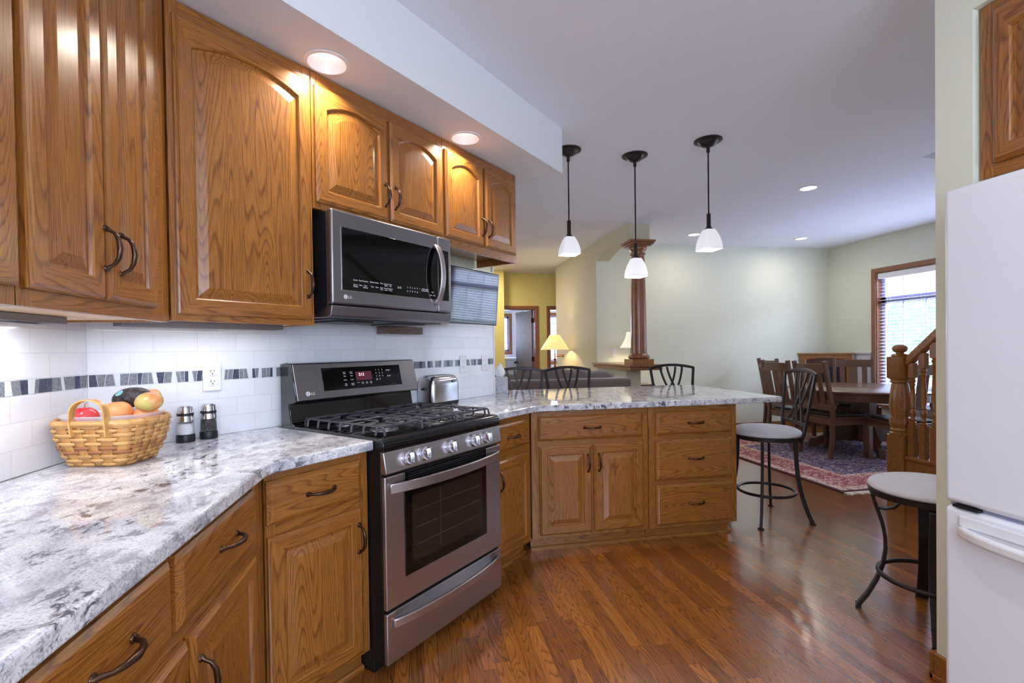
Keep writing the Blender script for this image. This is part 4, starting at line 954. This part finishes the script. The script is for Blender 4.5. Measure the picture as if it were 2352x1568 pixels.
# swing-arm floor lamp and its lit shade
fl = thing('floor_lamp', 'swing-arm floor lamp with a glowing yellow shade behind the sofa', 'lamp', (2.185, 7.62, 0))
MB().lathe([(.13, 0), (.13, .015), (.05, .03), (.018, .045)], n=32).build('base', 'brass', fl, smooth=40)
MB().lathe([(.013, .04), (.013, .85), (.024, .88), (.030, .93), (.020, .97), (.013, 1.0), (.013, 1.06), (.024, 1.075), (.024, 1.09), (.010, 1.10), (.010, 1.27)], n=20).build('pole', 'brass', fl, smooth=50)
MB().tube([(0, 0, 1.125), (.14, .0, 1.125)], .008, 8).tube([(0, 0, 1.15), (.13, .0, 1.15)], .006, 8).lathe([(.014, 0), (.014, .05)], (.14, 0, 1.105), 12).build('swing_arm', 'brass', fl)
MB().lathe([(.232, 1.235), (.080, 1.475)], n=48, caps=False).build('lamp_shade', 'lampy', fl, solid=.002)
MB().lathe([(.004, 1.27), (.004, 1.49), (.010, 1.495), (.008, 1.512), (.0, 1.515)], n=10).build('finial', 'brass', fl)
def bulb(par, z, e, col=(1, .80, .45), r=.03):
    d = bpy.data.lights.new('bulb_glow', 'POINT'); d.energy = e; d.color = col; d.shadow_soft_size = r
    o = bpy.data.objects.new('bulb_glow', d); C.objects.link(o); o.parent = par; o.location = (0, 0, z)
bulb(fl, 1.36, 10)
tl = thing('table_lamp', 'small table lamp with a bell shade behind the wooden column', 'lamp', (2.85, 6.18, .76))
MB().lathe([(.07, 0), (.07, .012), (.02, .03), (.03, .10), (.045, .17), (.03, .25), (.014, .30), (.014, .36), (.035, .375), (.012, .39), (.008, .50)], n=24).build('base', 'iron', tl, smooth=50)
R_ = []
for i in range(9):
    u = i/8; R_.append([((.055+.09*u**1.8)*math.cos(2*PI*k/8+PI/8)*1.05, (.055+.09*u**1.8)*math.sin(2*PI*k/8+PI/8)*1.05, .705-.215*u) for k in range(8)])
MB().loft(R_, 0, False, False).build('lamp_shade', 'lampw', tl, smooth=20, solid=.002)
bulb(tl, .60, 3.5, (1, .88, .62))
et = thing('side_table', 'small wooden table holding the table lamp behind the half wall', 'table', (2.85, 6.18, 0))
MB().box(-.16, .24, -.22, .22, .735, .7595).build('tabletop', 'dark_h', et, bevel=.004)
for x in (-.13, .21):
    for y in (-.19, .19): MB().box(x-.02, x+.02, y-.02, y+.02, 0, .7345).build('leg', 'dark_v', et)
sw = thing('light_switch', 'white switch plate on the far wall left of the table lamp', 'switch', (2.72, 6.4690, 1.182))
MB().box(-.036, .036, -.006, -.0005, -.058, .058).build('cover_plate', 'white', sw, bevel=.003); MB().box(-.005, .005, -.014, -.006, -.010, .012).build('toggle', 'white_m', sw)
# washroom things through the open door
va = thing('vanity_cabinet', 'white vanity cabinet in the washroom through the open door', 'cabinet', (1.72, 10.62, 0))
MB().box(-.6, .55, -.28, .36, .08, 1.02).build('body', 'bathw', va); MB().box(-.6, .55, -.22, .36, 0, .08).build('toe_kick', 'bathw', va)
for i in range(3): MB().box(-.58+.375*i, -.22+.375*i, -.298, -.281, .12, .80).build('door', 'bathw', va, bevel=.003); MB().box(-.58+.375*i, -.22+.375*i, -.298, -.281, .82, 1.0).build('drawer', 'bathw', va, bevel=.003)
MB().box(-.62, .57, -.31, .37, 1.021, 1.06).build('worktop', 'white', va, bevel=.004)
fa = thing('faucet', 'chrome gooseneck faucet on the washroom vanity', 'faucet', (1.83, 10.76, 1.0605))
MB().tube([(0, 0, 0), (0, 0, .20)] + [(0, -.07+.07*math.cos(PI*i/10), .20+.07*math.sin(PI*i/10)) for i in range(1, 11)] + [(0, -.14, .15)], .012, 10).build('spout', 'chrome', fa, smooth=60)
for s in (-1, 1): MB().lathe([(.02, 0), (.016, .03), (.022, .05), (.0, .055)], (s*.10, 0, 0), 14).build('tap_handle', 'chrome', fa)
MB().lathe([(.025, 0), (.02, .01)], n=16).build('base', 'chrome', fa)
m = MB(); m.sheet([[(2.10+.015*math.sin(v*9), 10.14+.16*v, z) for v in [k/8 for k in range(9)]] for z in (1.28, 1.05, .85)])
tag(m.build('hand_towel', 'towel', None, smooth=70, solid=.012), 'blue hand towel hanging beside the washroom door', 'towel')
# ------------------------------------------------------------------ dining area
RUGC = (4.80, 4.66); hx, hy = 1.30, 1.19
M['rug'] = rug_mat(hx, hy)
ru = thing('rug', 'red and navy Persian rug under the dining table', 'rug', (RUGC[0], RUGC[1], 0))
MB().box(-hx, hx, -hy, hy, .0008, .010).build('pile', 'rug', ru, bevel=.003)
fm = MB()
for k in range(270):
    x = -hx+.01+(2*hx-.02)*k/269+RND.uniform(-.003, .003); L_ = .055+RND.uniform(-.012, .012); dx = RND.uniform(-.012, .012)
    for sy in (-1, 1): fm.bar([(x, sy*hy, .006), (x+dx*.5, sy*(hy+L_*.5), .007), (x+dx, sy*(hy+L_), .002)], (1, 0, 0), .007, .003)
q = fm.build('fringe', 'fringe', ru)
TC = (5.20, 4.86)
dt = thing('dining_table', 'round dark oak pedestal dining table on the rug', 'table', (TC[0], TC[1], .010))
MB().lathe([(.0, .705), (.775, .705), (.79, .712), (.79, .728), (.78, .735), (.0, .735)], n=72).build('tabletop', 'dark_h', dt, smooth=40)
MB().lathe([(.70, .62), (.725, .62), (.725, .7045), (.70, .7045)], n=64, caps=False).build('apron', 'dark_h', dt)
MB().prism([(.13*math.cos(PI/8+2*PI*i/8), .13*math.sin(PI/8+2*PI*i/8)) for i in range(8)], 'z', .10, .704).build('pedestal', 'dark_v', dt, smooth=0, bevel=.004)
for k in range(4):
    a = PI/4+k*PI/2+.25
    pf = [(.10, .34), (.18, .33), (.30, .26), (.42, .15), (.50, .105), (.56, .10), (.58, .06), (.58, .0), (.50, .0), (.48, .04), (.36, .06), (.22, .10), (.10, .10)]
    MB().prism(pf, 'y', -.03, .03).build('foot', 'dark_h', dt, (0, 0, 0), a, smooth=0, bevel=.003)
def dchair(label, loc, rz):
    t = thing('dining_chair', label, 'chair', loc, rz, 'dark oak dining chairs round the table')   # local -y = the back, faces +y
    w, d = .235, .42
    rk_ = lambda z: -.045-(.0 if z < .46 else .105*((z-.46)/.60)**1.1)
    for s in (-1, 1):
        MB().bar([(s*(w-.02), rk_(0)-.035, 0), (s*(w-.02), rk_(.2)-.012, .22), (s*(w-.02), rk_(.46), .46), (s*(w-.02), rk_(.75), .75), (s*(w-.02), rk_(1.065), 1.065)], (1, 0, 0), .036, .040).build('back_leg', 'dark_v', t, bevel=.003)
        MB().box(s*(w-.02)-.02, s*(w-.02)+.02, d-.065, d-.025, 0, .435).build('front_leg', 'dark_v', t, bevel=.003)
    tr = MB(); n = 10
    tr.bar([(-w+.02+.43*i/n, rk_(.99)-.018*(1-(2*i/n-1)**2), .985) for i in range(n+1)], (0, 0, 1), .10, .022); tr.build('top_rail', 'dark_h', t, bevel=.002)
    lr = MB().bar([(-w+.02+.43*i/n, rk_(.56)-.010*(1-(2*i/n-1)**2), .56) for i in range(n+1)], (0, 0, 1), .07, .020); lr.build('lower_rail', 'dark_h', t, bevel=.002)
    for x, wd in ((-.125, .058), (0, .095), (.125, .058)):
        MB().bar([(x, rk_(z)-.016, z) for z in (.59, .70, .80, .94)], (1, 0, 0), wd, .012).build('back_slat', 'dark_v', t, bevel=.0015)
    sr = MB(); sr.box(-w+.03, w-.03, d-.058, d-.036, .365, .434); sr.box(-w+.03, w-.03, -.055, -.035, .365, .434)
    for s in (-1, 1): sr.box(s*(w-.021)-.010, s*(w-.021)+.010, -.04, d-.05, .365, .434)
    sr.build('seat_frame', 'dark_h', t, bevel=.002)
    MB().box(-w, w, -.030, d, .4345, .452).build('seat', 'dark_h', t, bevel=.006)
    MB().box(-w+.025, w-.025, .0, d-.02, .4525, .480).build('seat_pad', 'leather', t, bevel=.012, seg=4)
    return t
def face(x, y, tx, ty): return math.atan2(-(tx-x), ty-y)
c0 = dchair('dining chair at the left of the table with its back toward the peninsula', (4.45, 4.70, .0105), -PI/2)
def ch(x, y, label, rz=None): return dup(c0, (x, y, .0105), face(x, y, *TC) if rz is None else rz, label)
ch(4.435, 5.215, 'dining chair at the far left of the table, front of the overlapping two', -PI/2)
dup(c0, (4.955, 5.97, .0105), math.radians(-98), 'dining chair at the far left by the far wall, rear of the overlapping two')
ch(5.74, 5.50, 'dining chair on the far side of the table, in front of the oak corner cabinet')
ch(6.03, 4.62, 'dining chair at the right of the table beside the window, mostly behind the newel post')
ch(4.86, 3.98, 'dining chair nearest the staircase, seen through the balusters')
# oak corner hearth cabinet with a black stove box
fp_ = thing('corner_hearth', 'oak corner hearth cabinet with an arched opening at the far wall', 'fireplace', (5.985, 6.225, 0), math.radians(-45))
MB().box(-.36, .36, -.035, .01, 1.105, 1.130).build('mantel_top', 'oak_h', fp_, bevel=.004)
for s in (-1, 1): MB().box(s*.295-.035, s*.295+.035, -.02, .0, .0, 1.1045).build('stile', 'oak_v', fp_)
hp = [(-.26, 1.1045), (-.26, 1.028)] + [(-.26+.52*i/12, 1.028+.030*(1-(2*i/12-1)**2)) for i in range(1, 12)] + [(.26, 1.028), (.26, 1.1045)]
MB().prism(hp, 'y', -.02, .0).build('arched_header', 'oak_h', fp_, smooth=0)
m = MB(); m.box(-.26, .26, -.018, .0, .30, .36); m.box(-.26, .26, -.018, .0, .64, .68); m.build('shelf', 'oak_h', fp_)
m = MB(); m.box(-.26, .26, .095, .10, 0, 1.10); m.box(-.265, -.26, .0, .10, 0, 1.10); m.box(.26, .265, .0, .10, 0, 1.10); m.box(-.26, .26, .0, .095, 0, .02); m.build('inner_box', 'dark_v', fp_)
sb = thing('black_box', 'black box with silver motifs inside the corner hearth opening', 'box', (6.02, 6.235, .6825), math.radians(-45))
MB().box(-.13, .20, -.035, .035, 0, .25).build('case', 'stove', sb, bevel=.004)
m = MB()
for z in (.07, .18):
    for a in range(5): an = a*PI/5+.3; m.bar([(.0-.035*math.cos(an), -.0365, z-.03*math.sin(an)), (.0+.035*math.cos(an), -.0365, z+.03*math.sin(an))], (0, 1, 0), .002, .004)
m.build('motif', 'redw', sb)
wp = thing('wall_panel', 'pale grey low panel between the corner hearth and the window', 'panel', (6.272, 5.88, 0))
MB().box(-.012, .016, -.135, .135, 0, 1.115).build('board', 'whitewash', wp); MB().box(-.030, .016, -.138, .138, 1.1155, 1.138).build('cap', 'whitewash', wp, bevel=.003)
# window blinds
def blind(label, y0, y1):
    t = thing('window_blind', label, 'blind', (6.345, (y0+y1)/2, 0), 0, 'white blinds in the dining window'); h = (y1-y0)/2
    MB().box(-.045, .022, -h, h, 2.155, 2.232).build('headrail', 'slat', t, bevel=.004)
    m = MB(); n = int((2.14-.47)/.046)
    for i in range(n):
        z = 2.135-.046*i; m.add([(-.026, -h, z-.0045), (-.026, h, z-.0045), (.022, h, z+.0045), (.022, -h, z+.0045), (-.026, -h, z-.002), (-.026, h, z-.002), (.022, h, z+.007), (.022, -h, z+.007)], [(0, 1, 2, 3), (7, 6, 5, 4), (0, 4, 5, 1), (2, 6, 7, 3), (0, 3, 7, 4), (1, 5, 6, 2)])
    m.build('slats', 'slat', t, smooth=0)
    m = MB()
    for y in (-h+.12, 0, h-.12):
        for x in (-.026, .023): m.box(x-.0008, x+.0008, y-.0015, y+.0015, .46, 2.156)
    m.build('ladder_cord', 'slat', t); MB().box(-.024, .022, -h, h, .435, .452).build('bottom_rail', 'slat', t)
blind('white horizontal blind in the dining window, the half left of the mullion', 4.50, WY1-.016); blind('white blind in the dining window half nearer the stairs', WY0+.016, 4.42)
# ------------------------------------------------------------------ staircase end with newel, rail and balusters
SX, SY = 3.615, 3.070
nr = thing('stair_railing', 'oak stair railing with a ball-topped newel post', 'railing', (SX, SY, 0))
def octo(r, z): return [(r*math.cos(PI/8+2*PI*i/8), r*math.sin(PI/8+2*PI*i/8), z) for i in range(8)]
def sq(h, z, ch_=.018): return [(h, -h+ch_, z), (h, h-ch_, z), (h-ch_, h, z), (-h+ch_, h, z), (-h, h-ch_, z), (-h, -h+ch_, z), (-h+ch_, -h, z), (h-ch_, -h, z)]
nw_ = MB(); nw_.loft([sq(.066, .0), sq(.066, .56)]); nw_.lathe([(.066, .5602), (.068, .575), (.058, .585), (.064, .60), (.058, .615), (.066, .64), (.069, .66), (.062, .685), (.064, .695), (.058, .70), (.070, .78), (.064, .86), (.054, .945), (.050, .955), (.064, .965), (.058, .978), (.064, .99), (.064, 1.0)], n=32)
nw_.loft([sq(.050, .985, .02), sq(.064, .995), sq(.066, 1.0), sq(.066, 1.155), sq(.060, 1.160)]); nw_.lathe([(.052, 1.1605), (.056, 1.168), (.048, 1.176), (.026, 1.182), (.026, 1.190), (.040, 1.198), (.048, 1.212), (.049, 1.222), (.042, 1.238), (.025, 1.248), (.0, 1.251)], n=28)
nw_.build('newel_post', 'oak_v', nr, smooth=35)
slope = .95
MB().bar([(0, -.05-.1*i, 1.105+slope*.1*i) for i in range(15)], (1, 0, 0), .062, .060).build('handrail', 'oak_d', nr, bevel=.014, seg=3)
for i in range(10):
    y = -.096-.080*i; zt = 1.085+slope*(-y-.05)-.028; zb_ = .415 if i < 40 else .4
    b_ = MB(); L_ = zt-zb_; b_.box(-.021, .021, y-.021, y+.021, zb_, zb_+.24); b_.box(-.021, .021, y-.021, y+.021, zt-.10, zt+.01)
    z0_, z1_ = zb_+.24, zt-.10; H_ = z1_-z0_
    b_.lathe([(.020, z0_), (.024, z0_+.012), (.014, z0_+.022), (.021, z0_+.035), (.013, z0_+.05), (.020, z0_+.075), (.022, z0_+.09), (.013, z0_+.115), (.019, z0_+.125), (.013, z0_+.135), (.021, z0_+.20), (.017, z0_+H_*.6), (.012, z1_-.06), (.019, z1_-.05), (.013, z1_-.04), (.021, z1_-.022), (.014, z1_-.010), (.019, z1_)], (0, y, 0), 16)
    b_.build('baluster', 'oak_v', nr, smooth=45)
MB().box(-.045, .045, -.95, -.067, .385, .4148).build('shoe_rail', 'oak_d', nr, bevel=.006)
MB().box(-.030, .030, -.95, -.067, .0, .3845).build('stair_curb', 'oak_d', nr)
stp = MB()
for i in range(6): stp.box(3.68, 4.75, 2.95-.26*(i+1), 2.95-.26*i, 0, .19*(i+1))
tag(stp.build('staircase', 'oak_h', None, bevel=.004), 'oak staircase rising behind the newel post railing', 'staircase')
# ------------------------------------------------------------------ refrigerator
rf = thing('refrigerator', 'white bottom-freezer refrigerator at the right edge of the picture', 'refrigerator', rl('F', -1.275, 1.668), ANG['F'])
FW = .905
MB().box(.006, FW-.006, .07, .78, .03, 1.735).build('body', 'fridge', rf, bevel=.006)
MB().box(.0, FW, .0, .062, .748, 1.748).build('door', 'fridge', rf, bevel=.018, seg=5)
fd = MB().box(.0, FW, .0, .062, .045, .737).build('freezer_drawer', 'fridge', rf, bevel=.018, seg=5)
MB().box(.01, FW-.01, .020, .069, .7372, .7478).build('gasket', 'gasket', rf); MB().box(.02, FW-.02, .05, .09, .0, .0448).build('toe_grille', 'white', rf)
hp_ = [(.055+.79*i/20, -.048*(1-abs(2*i/20-1)**6)-.004, .668) for i in range(21)]
MB().bar(hp_, (0, 0, 1), .034, .024).build('handle', 'white', fd, bevel=.010, seg=4)
hm_ = MB().box(.050, FW-.050, -.006, .001, .682, .715); hm_.build('handle_recess', 'white_m', fd, bevel=.005)
MB().bar([(.86, -.050*(1-abs(2*i/20-1)**6)-.004, .82+.55*i/20) for i in range(21)], (1, 0, 0), .034, .024).build('handle', 'white', bpy.data.objects['door'] if False else [c for c in rf.children if c.name.startswith('door')][0], bevel=.010, seg=4)
MB().box(.03, .10, -.002, .05, .7385, .7465).build('hinge', 'rubber', rf)
